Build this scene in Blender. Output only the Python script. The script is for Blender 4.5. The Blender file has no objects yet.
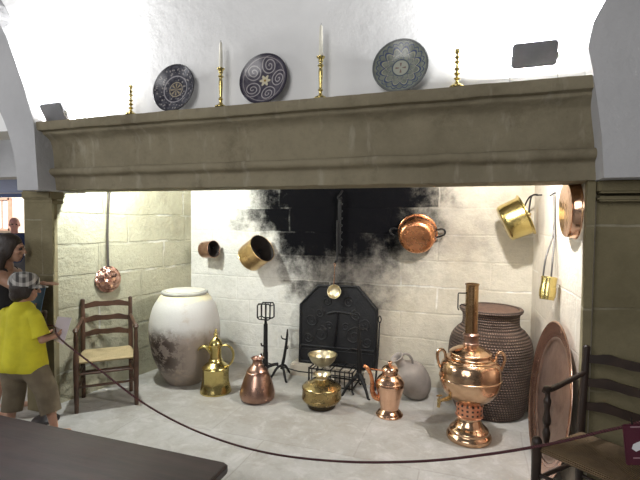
import bpy, bmesh, math, random
from mathutils import Vector, Matrix, noise as mnoise
random.seed(7)
S = bpy.context.scene
COL = S.collection
PI = math.pi

# ------------------------------------------------------------------ node helper
class NT:
    def __init__(s, name):
        s.m = bpy.data.materials.new(name); s.m.use_nodes = True
        s.t = s.m.node_tree; s.t.nodes.clear()
        s.out = s.t.nodes.new('ShaderNodeOutputMaterial')
        s.b = s.t.nodes.new('ShaderNodeBsdfPrincipled')
        s.t.links.new(s.b.outputs[0], s.out.inputs[0])
    def put(s, sock, v):
        if isinstance(v, bpy.types.NodeSocket): s.t.links.new(v, sock)
        elif v is not None:
            if sock.type == 'RGBA' and len(v) == 3: v = (*v, 1)
            sock.default_value = v
    def n(s, typ, ins=None, **kw):
        nd = s.t.nodes.new(typ)
        for k, v in kw.items(): setattr(nd, k, v)
        for k, v in (ins or {}).items(): s.put(nd.inputs[k], v)
        return nd
    def set(s, **kw):
        names = dict(col='Base Color', rough='Roughness', metal='Metallic', normal='Normal', spec='Specular IOR Level', sheen='Sheen Weight', sss='Subsurface Weight', coat='Coat Weight')
        for k, v in kw.items(): s.put(s.b.inputs[names[k]], v)
        return s.m
    def M(s, op, a, b=None, c=None, clamp=False):
        nd = s.n('ShaderNodeMath', operation=op, use_clamp=clamp)
        for i, v in enumerate((a, b, c)):
            if v is not None: s.put(nd.inputs[i], v)
        return nd.outputs[0]
    def mix(s, f, a, b, bt='MIX'):
        nd = s.n('ShaderNodeMix', data_type='RGBA', blend_type=bt)
        s.put(nd.inputs[0], f); s.put(nd.inputs[6], a); s.put(nd.inputs[7], b)
        return nd.outputs[2]
    def noise(s, scale, detail=4, rough=.55, vec=None, dist=0):
        return s.n('ShaderNodeTexNoise', {'Vector': vec, 'Scale': scale, 'Detail': detail, 'Roughness': rough, 'Distortion': dist}).outputs[0]
    def step(s, v, lo, hi):
        nd = s.n('ShaderNodeMapRange', {'Value': v, 'From Min': lo, 'From Max': hi}, interpolation_type='SMOOTHSTEP')
        return nd.outputs[0]
    def obj(s): return s.n('ShaderNodeTexCoord').outputs['Object']
    def pos(s): return s.n('ShaderNodeNewGeometry').outputs['Position']
    def sep(s, v): return s.n('ShaderNodeSeparateXYZ', {'Vector': v}).outputs
    def comb(s, x, y, z=0.0): return s.n('ShaderNodeCombineXYZ', {'X': x, 'Y': y, 'Z': z}).outputs[0]
    def bump(s, h, st=.4, d=.01):
        return s.n('ShaderNodeBump', {'Height': h, 'Strength': st, 'Distance': d}).outputs[0]

def plain(name, c, rough=.6, metal=0, var=.15, scale=12, bump=0, c2=None):
    t = NT(name); v = t.obj(); nz = t.noise(scale, vec=v)
    c2 = c2 or tuple(x * (1 - var) for x in c)
    kw = dict(col=t.mix(t.step(nz, .35, .65), c, c2), rough=rough, metal=metal)
    if bump: kw['normal'] = t.bump(t.noise(scale * 3, vec=v), bump, .01)
    return t.set(**kw)

def metal(name, c, c2, rough=.2, dent=.12, scale=6):
    t = NT(name); v = t.obj()
    nz = t.noise(scale, 5, vec=v); n2 = t.noise(26, 3, vec=v)
    col = t.mix(t.step(nz, .4, .7), c, c2)
    r = t.M('ADD', t.M('MULTIPLY', n2, .18), rough - .07)
    return t.set(col=col, rough=r, metal=1.0, normal=t.bump(t.noise(scale * 2, 2, vec=v), dent, .02))

def stone(name, ax, c1, c2, mort, bw, rh, ms=.012, off=(0, 0), bump=.6, soot=False, wob=.05, flat='z'):
    t = NT(name); p = t.pos(); o = t.sep(p)
    nz = t.noise(2.2, 3, vec=p)
    d = t.M('MULTIPLY', t.M('SUBTRACT', nz, .5), wob)
    u = t.M('ADD', t.M('ADD', o[ax], off[0]), d)
    w = t.M('ADD', t.M('ADD', o[1 if flat == 'y' else 2], off[1]), d)
    br = t.n('ShaderNodeTexBrick', {'Vector': t.comb(u, w), 'Color1': c1, 'Color2': c2, 'Mortar': mort, 'Scale': 1.0, 'Mortar Size': ms,
                                    'Mortar Smooth': .35, 'Bias': 0.0, 'Brick Width': bw, 'Row Height': rh}, offset=.42, squash=1.3, squash_frequency=3)
    big = t.noise(1.7, 5, .65, vec=p); fine = t.noise(22, 5, .7, vec=p)
    gap = t.step(t.noise(2.6, 3, vec=p), .46, .60)                    # joints fade in and out
    base = t.mix(t.M('MULTIPLY', br.outputs[1], gap), t.mix(.5, c1, c2), br.outputs[0])
    base = t.mix(t.M('MULTIPLY', br.outputs[1], t.M('SUBTRACT', 1.0, gap)), base, t.mix(.5, c1, c2))
    col = t.mix(t.M('MULTIPLY', t.step(big, .35, .72), .75), base, tuple(x * .72 for x in c2))
    col = t.mix(t.M('MULTIPLY', t.step(fine, .45, .75), .35), col, tuple(x * .62 for x in c1))
    hgt = t.M('SUBTRACT', t.M('ADD', t.M('MULTIPLY', fine, .6), t.M('MULTIPLY', big, .5)), t.M('MULTIPLY', br.outputs[1], .5))
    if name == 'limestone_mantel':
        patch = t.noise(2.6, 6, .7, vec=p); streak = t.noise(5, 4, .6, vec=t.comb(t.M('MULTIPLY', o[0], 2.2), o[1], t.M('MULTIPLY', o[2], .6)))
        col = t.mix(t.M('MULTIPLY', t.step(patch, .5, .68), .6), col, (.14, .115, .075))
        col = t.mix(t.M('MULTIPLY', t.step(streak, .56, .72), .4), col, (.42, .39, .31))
    if soot:
        # wall colour turns paler and greyer, in patches, towards the left
        pale_left = t.step(t.M('ADD', o[0], t.M('MULTIPLY', t.M('SUBTRACT', t.noise(2.4, 4, .6, vec=p), .5), 1.6)), -1.25, -2.15)
        col = t.mix(t.M('MULTIPLY', pale_left, .8), col, t.mix(t.step(fine, .4, .7), (.70, .70, .67), (.60, .60, .57)))
        def blob(cx, cz, rx, rz):
            a = t.M('DIVIDE', t.M('SUBTRACT', o[0], cx), rx); b = t.M('DIVIDE', t.M('SUBTRACT', o[2], cz), rz)
            return t.M('SQRT', t.M('ADD', t.M('MULTIPLY', a, a), t.M('MULTIPLY', b, b)))
        wn = t.M('MULTIPLY', t.M('SUBTRACT', t.noise(3.2, 6, .7, vec=p), .5), 1.3)
        # the stain is heavier on some blocks than on others
        bn = t.M('MULTIPLY', t.M('SUBTRACT', t.n('ShaderNodeRGBToBW', {0: t.n('ShaderNodeTexBrick', {'Vector': t.comb(u, w), 'Color1': (0, 0, 0), 'Color2': (1, 1, 1), 'Mortar': (.95, .95, .95), 'Scale': 1.0, 'Mortar Size': ms,
                                    'Mortar Smooth': .3, 'Bias': 0.0, 'Brick Width': bw, 'Row Height': rh}, offset=.42, squash=1.3, squash_frequency=3).outputs[0]}).outputs[0], .5), .22)
        s1 = t.step(t.M('ADD', t.M('ADD', blob(-1.40, 2.02, 1.04, 1.02), wn), bn), 1.24, .70)
        s2 = t.step(t.M('ADD', blob(-1.30, 1.15, .80, .55), wn), 1.2, .3)
        s3 = t.step(t.M('ADD', blob(-1.15, 1.75, 1.35, .95), wn), 1.2, .5)
        col = t.mix(t.M('MULTIPLY', s3, .6), col, (.16, .155, .145))
        col = t.mix(t.M('MULTIPLY', s2, .72), col, (.10, .09, .085))
        col = t.mix(t.M('MULTIPLY', s1, 1.), col, (.0045, .0045, .0055))
    return t.set(col=col, rough=.9, spec=.04 if soot else .2, normal=t.bump(hgt, bump, .035))

# ------------------------------------------------------------------ mesh helpers
def link(name, bm, mat, parent=None, smooth=35, loc=None, rot=None):
    me = bpy.data.meshes.new(name)
    bmesh.ops.recalc_face_normals(bm, faces=bm.faces[:])
    bm.to_mesh(me); bm.free()
    me.materials.append(mat)
    if smooth:
        for p in me.polygons: p.use_smooth = True
        me.set_sharp_from_angle(angle=math.radians(smooth))
    o = bpy.data.objects.new(name, me); COL.objects.link(o)
    if parent: o.parent = parent
    if loc: o.location = loc
    if rot: o.rotation_euler = rot
    return o

def tag(o, label, cat, group=None, kind=None):
    o['label'] = label; o['category'] = cat
    if group: o['group'] = group
    if kind: o['kind'] = kind
    return o

def thing(name, label, cat, loc=(0, 0, 0), rz=0, group=None, rot=None):
    o = bpy.data.objects.new(name, None); COL.objects.link(o)
    o.empty_display_size = .1
    o.location = loc; o.rotation_euler = rot or (0, 0, rz)
    return tag(o, label, cat, group)

def B(): return bmesh.new()

def lathe(bm, prof, seg=48, ax=None, cap=True, fn=None):
    """prof = [(r, z)...]; ax = 4x4 matrix; fn(r,z,a)->r"""
    rings = []
    for r, z in prof:
        if r < 1e-5:
            rings.append([bm.verts.new((0, 0, z))])
        else:
            rings.append([bm.verts.new(((fn(r, z, 2*PI*i/seg) if fn else r) * math.cos(2*PI*i/seg), (fn(r, z, 2*PI*i/seg) if fn else r) * math.sin(2*PI*i/seg), z)) for i in range(seg)])
    for a, b in zip(rings, rings[1:]):
        for i in range(seg):
            j = (i + 1) % seg
            if len(a) == 1 and len(b) == 1: break
            if len(a) == 1: bm.faces.new((a[0], b[i], b[j]))
            elif len(b) == 1: bm.faces.new((a[i], a[j], b[0]))
            else: bm.faces.new((a[i], a[j], b[j], b[i]))
    if cap:
        for rg in (rings[0], rings[-1]):
            if len(rg) > 1: bm.faces.new(rg)
    if ax is not None:
        bmesh.ops.transform(bm, matrix=ax, verts=[v for rg in rings for v in rg])
    return bm

def smoothprof(pts, n=5):
    """Catmull-Rom through the points; a repeated point keeps a corner"""
    out = []
    P = [pts[0]] + list(pts) + [pts[-1]]
    for i in range(1, len(P) - 2):
        p0, p1, p2, p3 = P[i-1], P[i], P[i+1], P[i+2]
        if p1 == p2: continue
        for k in range(n):
            t = k / n
            out.append(tuple(.5 * (2*b + (c - a)*t + (2*a - 5*b + 4*c - d)*t*t + (3*b - a - 3*c + d)*t**3) for a, b, c, d in zip(p0, p1, p2, p3)))
    out.append(pts[-1])
    return [(max(q[0], 0), *q[1:]) if len(q) == 2 else q for q in out]

def tube(bm, path, r, seg=10, n=0, cap=True, flat=1.0):
    """r: number or list along the path; n>0 smooths the path"""
    pts = [Vector(p) for p in path]
    rs = r if isinstance(r, (list, tuple)) else [r] * len(pts)
    if n:
        q = smoothprof([(*p, w) for p, w in zip(pts, rs)], n)
        pts = [Vector(a[:3]) for a in q]; rs = [max(a[3], 1e-4) for a in q]
    T = []
    for i in range(len(pts)):
        d = pts[min(i+1, len(pts)-1)] - pts[max(i-1, 0)]
        T.append(d.normalized() if d.length > 1e-9 else Vector((0, 0, 1)))
    up = Vector((0, 0, 1)) if abs(T[0].z) < .9 else Vector((1, 0, 0))
    x = T[0].cross(up).normalized(); rings = []
    for p, t, w in zip(pts, T, rs):
        x = (x - t * x.dot(t)).normalized(); y = t.cross(x)
        rings.append([bm.verts.new(p + x * w * math.cos(2*PI*k/seg) + y * w * flat * math.sin(2*PI*k/seg)) for k in range(seg)])
    for a, b in zip(rings, rings[1:]):
        for k in range(seg):
            bm.faces.new((a[k], a[(k+1) % seg], b[(k+1) % seg], b[k]))
    if cap: bm.faces.new(rings[0]); bm.faces.new(rings[-1])
    return bm

def box(bm, c, s, rot=None, bev=0):
    r = bmesh.ops.create_cube(bm, size=1)
    vs = r['verts']
    bmesh.ops.scale(bm, vec=s, verts=vs)
    if bev:
        es = list({e for v in vs for e in v.link_edges})
        g = bmesh.ops.bevel(bm, geom=es, offset=bev, segments=2, affect='EDGES')
        vs = list({v for f in g['faces'] for v in f.verts} | {v for v in vs if v.is_valid})
    if rot is not None: bmesh.ops.transform(bm, matrix=rot.to_4x4(), verts=vs)
    bmesh.ops.translate(bm, vec=c, verts=vs)
    return bm

def sphere(bm, c, s, u=16, v=10, rot=None):
    r = bmesh.ops.create_uvsphere(bm, u_segments=u, v_segments=v, radius=1)
    bmesh.ops.scale(bm, vec=s if hasattr(s, '__len__') else (s, s, s), verts=r['verts'])
    if rot is not None: bmesh.ops.transform(bm, matrix=rot.to_4x4(), verts=r['verts'])
    bmesh.ops.translate(bm, vec=c, verts=r['verts'])
    return bm

def prism(bm, poly, d, ax='y'):
    """poly = [(a, b)...]; ax y: (x,z) outline extruded from y=d[0] to d[1]; ax x: (y,z) outline; ax z: (x,y) outline"""
    f = {'y': lambda a, b, t: (a, t, b), 'x': lambda a, b, t: (t, a, b), 'z': lambda a, b, t: (a, b, t)}[ax]
    L = [bm.verts.new(f(a, b, d[0])) for a, b in poly]; R = [bm.verts.new(f(a, b, d[1])) for a, b in poly]
    n = len(poly)
    for i in range(n): bm.faces.new((L[i], L[(i+1) % n], R[(i+1) % n], R[i]))
    bm.faces.new(L); bm.faces.new(R)
    return bm

def axis_to(d, loc=(0, 0, 0)):
    return Matrix.Translation(loc) @ Vector(d).to_track_quat('Z', 'Y').to_matrix().to_4x4()

def struct(name, bm, mat, label, cat, smooth=0):
    return tag(link(name, bm, mat, smooth=smooth), label, cat, kind='structure')

# ------------------------------------------------------------------ materials
COPPER = metal('copper', (.80, .44, .30), (.62, .30, .19), .20)
COPPER_DARK = metal('aged_copper', (.48, .30, .23), (.30, .18, .135), .28, .2)
COPPER_RED = metal('red_copper', (.74, .33, .16), (.48, .19, .09), .26)
COPPER_BRIGHT = metal('polished_copper', (.82, .52, .36), (.60, .36, .23), .15, .25)
BRASS = metal('brass', (.66, .54, .22), (.46, .36, .13), .2, .2)
BRASS_PALE = metal('pale_brass', (.72, .65, .46), (.55, .47, .30), .36, .3)
BRASS_DARK = metal('old_brass', (.44, .33, .15), (.28, .20, .09), .26, .2)
BRONZE_PAN = metal('bronze_pan', (.62, .44, .22), (.38, .24, .11), .28, .3)
IRON = plain('wrought_iron', (.012, .011, .011), .55, .4, .4, 14, .3)
PAN_INSIDE = plain('dark_tin_lining', (.045, .035, .03), .7, .3, .3, 10)  # even dark colour for the insides of pans and cauldron
CHAIR_WOOD = plain('dark_chair_wood', (.085, .042, .024), .42, 0, .4, 9, .1)
CHAIR_WOOD_DARK = plain('darker_chair_wood', (.035, .02, .014), .42, 0, .4, 9, .1)  # darker chair wood tone, used on the right chair
CERAMIC_CLAY = plain('grey_clay', (.30, .265, .235), .85, 0, .25, 5, .3)
WAX = plain('candle_wax', (.85, .82, .70), .5)
FLOOD_GREY = plain('lamp_housing_grey', (.22, .22, .23), .5)

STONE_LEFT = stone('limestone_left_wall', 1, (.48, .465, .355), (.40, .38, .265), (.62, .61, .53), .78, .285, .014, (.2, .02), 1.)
STONE_BACK = stone('limestone_back_wall', 0, (.62, .59, .50), (.50, .44, .34), (.72, .70, .64), .86, .262, .010, (.35, .045), .5, soot=True)
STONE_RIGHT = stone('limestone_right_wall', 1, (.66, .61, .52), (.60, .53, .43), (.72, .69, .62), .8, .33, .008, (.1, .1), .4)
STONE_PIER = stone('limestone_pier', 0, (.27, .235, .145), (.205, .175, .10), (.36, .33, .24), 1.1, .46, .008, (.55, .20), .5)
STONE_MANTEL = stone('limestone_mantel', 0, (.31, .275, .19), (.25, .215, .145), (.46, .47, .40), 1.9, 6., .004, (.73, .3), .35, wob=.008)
STONE_DARK = stone('chimney_stone', 0, (.10, .09, .08), (.07, .06, .05), (.1, .1, .1), .8, .3)

t = NT('flagstone_floor'); p = t.pos(); o = t.sep(p)
d = t.M('MULTIPLY', t.M('SUBTRACT', t.noise(1.6, 3, vec=p), .5), .05)
br = t.n('ShaderNodeTexBrick', {'Vector': t.comb(t.M('ADD', o[0], t.M('ADD', d, .32)), t.M('ADD', o[1], t.M('ADD', d, .28))), 'Color1': (.43, .42, .395), 'Color2': (.39, .375, .345), 'Mortar': (.34, .325, .30),
            'Scale': 1.0, 'Mortar Size': .006, 'Mortar Smooth': .4, 'Bias': 0., 'Brick Width': 1.15, 'Row Height': .82}, offset=.4)
big = t.noise(1.9, 6, .65, vec=p); fine = t.noise(30, 5, .7, vec=p)
col = t.mix(t.M('MULTIPLY', t.step(big, .4, .70), .65), br.outputs[0], (.30, .275, .23))
col = t.mix(t.M('MULTIPLY', t.step(fine, .5, .75), .25), col, (.60, .59, .56))
mid = t.noise(6.5, 6, .7, vec=p, dist=.6)
col = t.mix(t.M('MULTIPLY', t.step(mid, .50, .66), .45), col, (.56, .55, .53)); col = t.mix(t.M('MULTIPLY', t.step(mid, .48, .34), .35), col, (.27, .25, .215))
FLOOR = t.set(col=col, rough=t.M('ADD', t.M('MULTIPLY', fine, .3), .45), spec=.35, normal=t.bump(t.M('ADD', fine, t.M('MULTIPLY', big, .6)), .25, .015))

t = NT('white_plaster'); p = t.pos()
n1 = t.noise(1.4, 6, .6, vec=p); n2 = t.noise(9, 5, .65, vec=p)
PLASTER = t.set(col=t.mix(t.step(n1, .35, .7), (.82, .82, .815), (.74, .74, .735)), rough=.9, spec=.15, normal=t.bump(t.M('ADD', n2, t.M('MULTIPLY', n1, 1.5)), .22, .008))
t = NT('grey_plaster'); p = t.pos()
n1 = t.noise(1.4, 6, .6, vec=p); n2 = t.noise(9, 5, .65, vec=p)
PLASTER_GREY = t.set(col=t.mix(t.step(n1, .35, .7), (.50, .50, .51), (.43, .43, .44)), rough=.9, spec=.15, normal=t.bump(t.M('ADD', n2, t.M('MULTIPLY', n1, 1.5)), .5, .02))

# ------------------------------------------------------------------ setting
XL, XR, YB = -3.216, .50, 4.57
bm = B(); prism(bm, [(-16, -4), (3.2, -4), (3.2, 5.2), (-3.3, 5.2), (-3.3, 12), (-16, 12)], (-.2, 0), 'z')
struct('floor', bm, FLOOR, 'pale worn flagstone floor running into the hearth', 'floor')
bm = B(); prism(bm, [(-3.6, YB), (1.1, YB), (1.1, YB + .4), (-3.6, YB + .4)], (-.05, 2.75), 'z')
struct('wall_back', bm, STONE_BACK, 'soot-blackened stone back wall of the hearth', 'wall')
bm = B(); prism(bm, [(-3.485, 2.88), (XL, YB), (-3.6, YB), (-3.70, 2.90)], (-.05, 2.75), 'z')
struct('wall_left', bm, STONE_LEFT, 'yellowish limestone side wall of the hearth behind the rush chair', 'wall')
bm = B(); prism(bm, [(.583, 2.80), (.600, 2.80), (.66, 2.93), (1.1, 2.93), (1.1, YB), (XR, YB)], (-.05, 2.75), 'z')
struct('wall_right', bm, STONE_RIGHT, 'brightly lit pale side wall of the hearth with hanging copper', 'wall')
bm = B(); prism(bm, [(-3.75, 2.98), (1.15, 2.98), (1.15, 4.95), (-3.75, 4.95)], (2.75, 2.9), 'z')
struct('ceiling', bm, STONE_DARK, 'dark chimney vault above the hearth', 'ceiling')
# wall above the mantel
bm = B(); prism(bm, [(-5.2, 2.38), (2.4, 2.38), (2.4, 4.6), (-5.2, 4.6)], (2.745, 3.05))
struct('wall_front', bm, PLASTER, 'white plaster chimney breast above the mantel', 'wall')
# left plaster spandrel with the arch of the side passage
edge = [(1.87, -3.225), (2.10, -3.243), (2.40, -3.262), (2.70, -3.37), (3.06, -3.53), (3.40, -3.74), (3.70, -3.98), (4.2, -4.5)]
def edge_x(z):
    for (z0, x0), (z1, x1) in zip(edge, edge[1:]):
        if z <= z1: return x0 + (x1 - x0)*(z - z0)/(z1 - z0)
    return edge[-1][1]
def arch_x(z, sgn): return -4.66 + sgn*math.sqrt(max(1.21**2 - (z - 1.87)**2, 0))
zs = [1.87 + 1.21*math.sin(k*PI/40) for k in range(21)]
bm = B()
for z0, z1 in zip(zs, zs[1:]):
    prism(bm, [(arch_x(z0, 1), z0), (edge_x(z0), z0), (edge_x(z1), z1), (arch_x(z1, 1), z1)], (2.60, 3.05))
    prism(bm, [(-6.6, z0), (arch_x(z0, -1), z0), (arch_x(z1, -1), z1), (-6.6, z1)], (2.60, 3.05))
for z0, z1 in ((3.08, 3.4), (3.4, 3.7), (3.7, 4.2)): prism(bm, [(-6.6, z0), (edge_x(z0), z0), (edge_x(z1), z1), (-6.6, z1)], (2.60, 3.05))
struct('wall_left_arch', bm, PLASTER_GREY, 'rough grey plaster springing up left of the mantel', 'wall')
# right plaster springing
poly = [(.598, 1.88), (.580, 2.10), (.535, 2.40), (.508, 2.53), (.527, 2.65), (.582, 2.765), (.70, 2.92), (.90, 3.05), (1.3, 3.2), (1.3, 4.2), (2.6, 4.2), (2.6, 1.88)]
bm = B(); prism(bm, poly, (2.60, 3.05))
bmesh.ops.triangulate(bm, faces=[f for f in bm.faces if len(f.verts) > 4])
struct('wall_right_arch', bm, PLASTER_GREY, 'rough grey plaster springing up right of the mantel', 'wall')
# piers
bm = B(); prism(bm, [(-3.615, 2.78), (-3.30, 2.78), (-3.37, 2.86), (-3.47, 2.90), (-3.47, 3.04), (-3.615, 3.04)], (-.02, 1.88), 'z')
box(bm, (-3.462, 2.83, 1.845), (.325, .14, .07), bev=.01); box(bm, (-3.462, 2.84, 1.785), (.318, .13, .03), bev=.01)
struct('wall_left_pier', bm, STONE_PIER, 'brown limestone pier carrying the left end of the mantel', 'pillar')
bm = B(); prism(bm, [(.566, 2.79), (.605, 2.79), (.615, 2.85), (2.6, 2.85), (2.6, 3.05), (.59, 3.05)], (-.02, 1.885), 'z')
box(bm, (1.61, 2.86, 1.85), (2.0, .24, .075), bev=.012); box(bm, (1.61, 2.88, 1.785), (1.99, .20, .028), bev=.01)
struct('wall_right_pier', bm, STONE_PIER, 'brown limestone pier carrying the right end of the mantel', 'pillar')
# mantel
prof = smoothprof([(2.62, 2.40), (2.62, 2.40), (2.620, 2.352), (2.628, 2.335), (2.628, 2.335), (2.665, 2.330), (2.672, 2.312), (2.715, 2.285), (2.745, 2.235), (2.758, 2.055), (2.758, 2.055), (2.728, 2.050), (2.712, 2.042), (2.704, 2.022), (2.716, 2.000),
        (2.748, 1.985), (2.76, 1.972), (2.76, 1.972), (2.76, 1.89), (2.765, 1.882), (2.775, 1.88)], 3) + [(3.05, 1.88), (3.05, 2.40)]
bm = B(); NX = 150; rows = []
for i in range(NX + 1):
    x = -3.42 + (.66 + 3.42) * i / NX
    r = []
    for (y, z) in prof:
        e = mnoise.noise(Vector((x*6, y*9, z*9))) * .006 + mnoise.noise(Vector((x*22, y*20, z*20))) * .003
        r.append(bm.verts.new((x, y + (e if y < 3 else 0), z + (e * .9 if y < 3 else 0))))
    rows.append(r)
m = len(prof)
for a, b in zip(rows, rows[1:]):
    for k in range(m): bm.faces.new((a[k], a[(k+1) % m], b[(k+1) % m], b[k]))
bm.faces.new(rows[0]); bm.faces.new(rows[-1])
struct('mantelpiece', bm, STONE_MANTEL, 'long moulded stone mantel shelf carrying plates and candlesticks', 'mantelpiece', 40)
# side passage beyond the left pier
bm = B(); prism(bm, [(-9, 2.115), (-3.6, 2.115), (-3.6, 4.2), (-9, 4.2)], (3.70, 3.95))
struct('wall_passage', bm, PLASTER_GREY, 'grey plaster wall over the passage to the courtyard', 'wall')
FAC = stone('courtyard_stone', 0, (.62, .55, .46), (.56, .48, .40), (.70, .64, .56), .8, .4)
bm = B(); prism(bm, [(-18, -.1), (-6, -.1), (-6, 5.5), (-18, 5.5)], (9.0, 9.5))
struct('wall_courtyard', bm, FAC, 'sunlit stone house front across the courtyard', 'wall')
bm = B(); box(bm, (-12.45, 8.98, 1.75), (.5, .06, .8), bev=.01)
wn = struct('window_1', bm, plain('window_glass_pale', (.75, .80, .85), .15), 'pale window in the house front across the courtyard', 'window')
bm = B()
for c, s in (((-12.45, 8.94, 2.17), (.62, .08, .06)), ((-12.45, 8.94, 1.33), (.62, .08, .06)), ((-12.73, 8.94, 1.75), (.06, .08, .9)), ((-12.17, 8.94, 1.75), (.06, .08, .9)), ((-12.45, 8.94, 1.75), (.03, .06, .8))): box(bm, c, s)
link('window_frame', bm, plain('reddish_frame', (.42, .24, .18), .6), wn, 0)
# awning
aw = thing('awning', 'blue canvas awning over the courtyard at far left', 'awning', (0, 0, 0))
bm = B()
prism(bm, [(3.945, 2.25), (3.945, 2.265), (6.05, 2.13), (6.05, 2.115)], (-9.6, -5.2), 'x'); prism(bm, [(6.04, 2.13), (6.055, 2.13), (6.055, 2.03), (6.04, 2.03)], (-9.6, -5.2), 'x')
link('canvas', bm, plain('blue_canvas', (.16, .22, .42), .8), aw, 0)
bm = B(); tube(bm, [(-9.6, 6.04, 2.12), (-5.2, 6.04, 2.12)], .02); link('front_bar', bm, plain('bar_white', (.7, .7, .7), .5), aw)

# ------------------------------------------------------------------ plates
def polar(t):
    s = t.sep(t.obj())
    r = t.M('SQRT', t.M('ADD', t.M('MULTIPLY', s[0], s[0]), t.M('MULTIPLY', s[1], s[1])))
    return s, r, t.M('ARCTAN2', s[1], s[0])
def band(t, v, c, w): return t.step(t.M('ABSOLUTE', t.M('SUBTRACT', v, c)), w, w * .5)
def plate_mat(kind):
    t = NT('painted_plate_' + kind); s, r, a = polar(t)
    nz = t.noise(30, 3, vec=t.obj())
    if kind == 'floral':
        base = t.mix(t.step(nz, .4, .6), (.040, .040, .055), (.10, .10, .12))
        vo = t.n('ShaderNodeTexVoronoi', {'Vector': t.obj(), 'Scale': 46.}).outputs[0]
        f = t.M('MULTIPLY', t.step(vo, .40, .22), t.step(r, .050, .058))
        col = t.mix(t.M('MULTIPLY', f, .8), base, (.40, .37, .36))
        col = t.mix(band(t, r, .095, .005), col, (.40, .38, .40)); col = t.mix(band(t, r, .052, .004), col, (.42, .36, .26))
        col = t.mix(t.M('MULTIPLY', t.step(r, .048, .04), t.step(t.M('COSINE', t.M('MULTIPLY', a, 8.)), -.2, .5)), col, (.36, .30, .20))
        col = t.mix(t.step(r, .158, .164), col, (.03, .03, .05))
    elif kind == 'scroll':
        base = t.mix(t.step(nz, .4, .6), (.060, .054, .075), (.11, .10, .125))
        # five pale scroll rings round a flower
        k = t.M('DIVIDE', t.M('ADD', a, PI), 2*PI/5)
        fr = t.M('MULTIPLY', t.M('SUBTRACT', t.M('FRACT', k), .5), 2*PI/5)
        lx = t.M('SUBTRACT', t.M('MULTIPLY', r, t.M('COSINE', fr)), .100); ly = t.M('MULTIPLY', r, t.M('SINE', fr))
        q = t.M('SQRT', t.M('ADD', t.M('MULTIPLY', lx, lx), t.M('MULTIPLY', ly, ly)))
        qa = t.M('ARCTAN2', ly, lx)
        sp = t.M('FRACT', t.M('ADD', t.M('DIVIDE', q, .024), t.M('DIVIDE', qa, 2*PI)))
        ring = t.M('MULTIPLY', band(t, sp, .5, .20), t.step(q, .060, .056))
        col = t.mix(t.M('MULTIPLY', ring, .85), base, (.46, .43, .43))
        col = t.mix(t.M('MULTIPLY', band(t, r, .147, .003), .7), col, (.44, .40, .40))
        fl = t.step(t.M('SUBTRACT', r, t.M('ADD', .030, t.M('MULTIPLY', t.M('COSINE', t.M('MULTIPLY', a, 6.)), .009))), .003, -.001)
        col = t.mix(fl, col, (.62, .57, .42)); col = t.mix(t.step(r, .010, .007), col, (.30, .20, .06))
        col = t.mix(t.step(r, .155, .160), col, (.035, .03, .05))
    else:
        base = t.mix(t.step(nz, .4, .6), (.27, .29, .24), (.19, .21, .18))
        def petals(n, r0, amp, w, ph=0.): return band(t, t.M('SUBTRACT', r, t.M('MULTIPLY', t.M('ABSOLUTE', t.M('COSINE', t.M('ADD', t.M('MULTIPLY', a, n), ph))), amp)), r0, w)
        col = base
        for n, r0, amp, w, ph, c in ((6., .058, .030, .006, 0., (.06, .08, .19)), (6., .064, .022, .003, 0., (.42, .40, .28)), (6., .092, .030, .006, PI/2, (.05, .07, .18)), (6., .085, .026, .0035, PI/2, (.46, .44, .32)), (12., .128, .014, .004, 0., (.05, .07, .17))):
            col = t.mix(t.M('MULTIPLY', petals(n, r0, amp, w, ph), .9), col, c)
        col = t.mix(band(t, r, .050, .004), col, (.07, .09, .14))
        col = t.mix(t.step(r, .046, .043), col, (.42, .43, .36))
        cr = t.M('MULTIPLY', t.step(t.M('ABSOLUTE', t.M('SINE', t.M('MULTIPLY', a, 2.))), .55, .25), t.M('MULTIPLY', t.step(r, .034, .028), t.step(r, .006, .012)))
        col = t.mix(cr, col, (.22, .15, .14)); col = t.mix(t.step(r, .150, .154), col, (.14, .15, .16))
    return t.set(col=col, rough=.22, spec=.5)
def plate(label, c, R, kind, lean):
    th = thing('plate', label, 'plate', c, rot=(PI/2 - lean, 0, .0), group='painted plates on the mantel')
    # local +Z faces the room
    k = R / .17
    bm = B(); lathe(bm, [(0, -.012*k), (.05*k, -.012*k), (.055*k, -.018*k), (.065*k, -.012*k), (.12*k, .004), (.165*k, .022*k), (.17*k, .026*k), (.166*k, .030*k), (.12*k, .012*k), (.085*k, .000), (.05*k, -.004*k), (0, -.004*k)], 72)
    link('dish', bm, plate_mat(kind), th, 50)
    bm = B(); lathe(bm, [(.160*k, .026*k), (.166*k, .0235*k), (.1715*k, .025*k), (.172*k, .029*k), (.167*k, .032*k), (.160*k, .029*k), (.160*k, .026*k)], 72, cap=False)
    link('rim', bm, plain('plate_rim_' + kind, {'floral': (.05, .05, .06), 'scroll': (.04, .035, .055), 'rosette': (.16, .17, .17)}[kind], .25), th, 50)
    return th
def put_plate(label, x, R, kind, lean=.15):
    return plate(label, (x, 2.688 + R * math.sin(lean), 2.403 + R * math.cos(lean)), R, kind, lean)
put_plate('small dark plate with speckled floral pattern, leftmost on the mantel', -2.035, .171, 'floral')
put_plate('dark purple plate with pale scrolls around a yellow flower', -1.337, .170, 'scroll')
put_plate('grey-green plate with blue petal rosette and pale centre medallion', -.446, .163, 'rosette')

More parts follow.
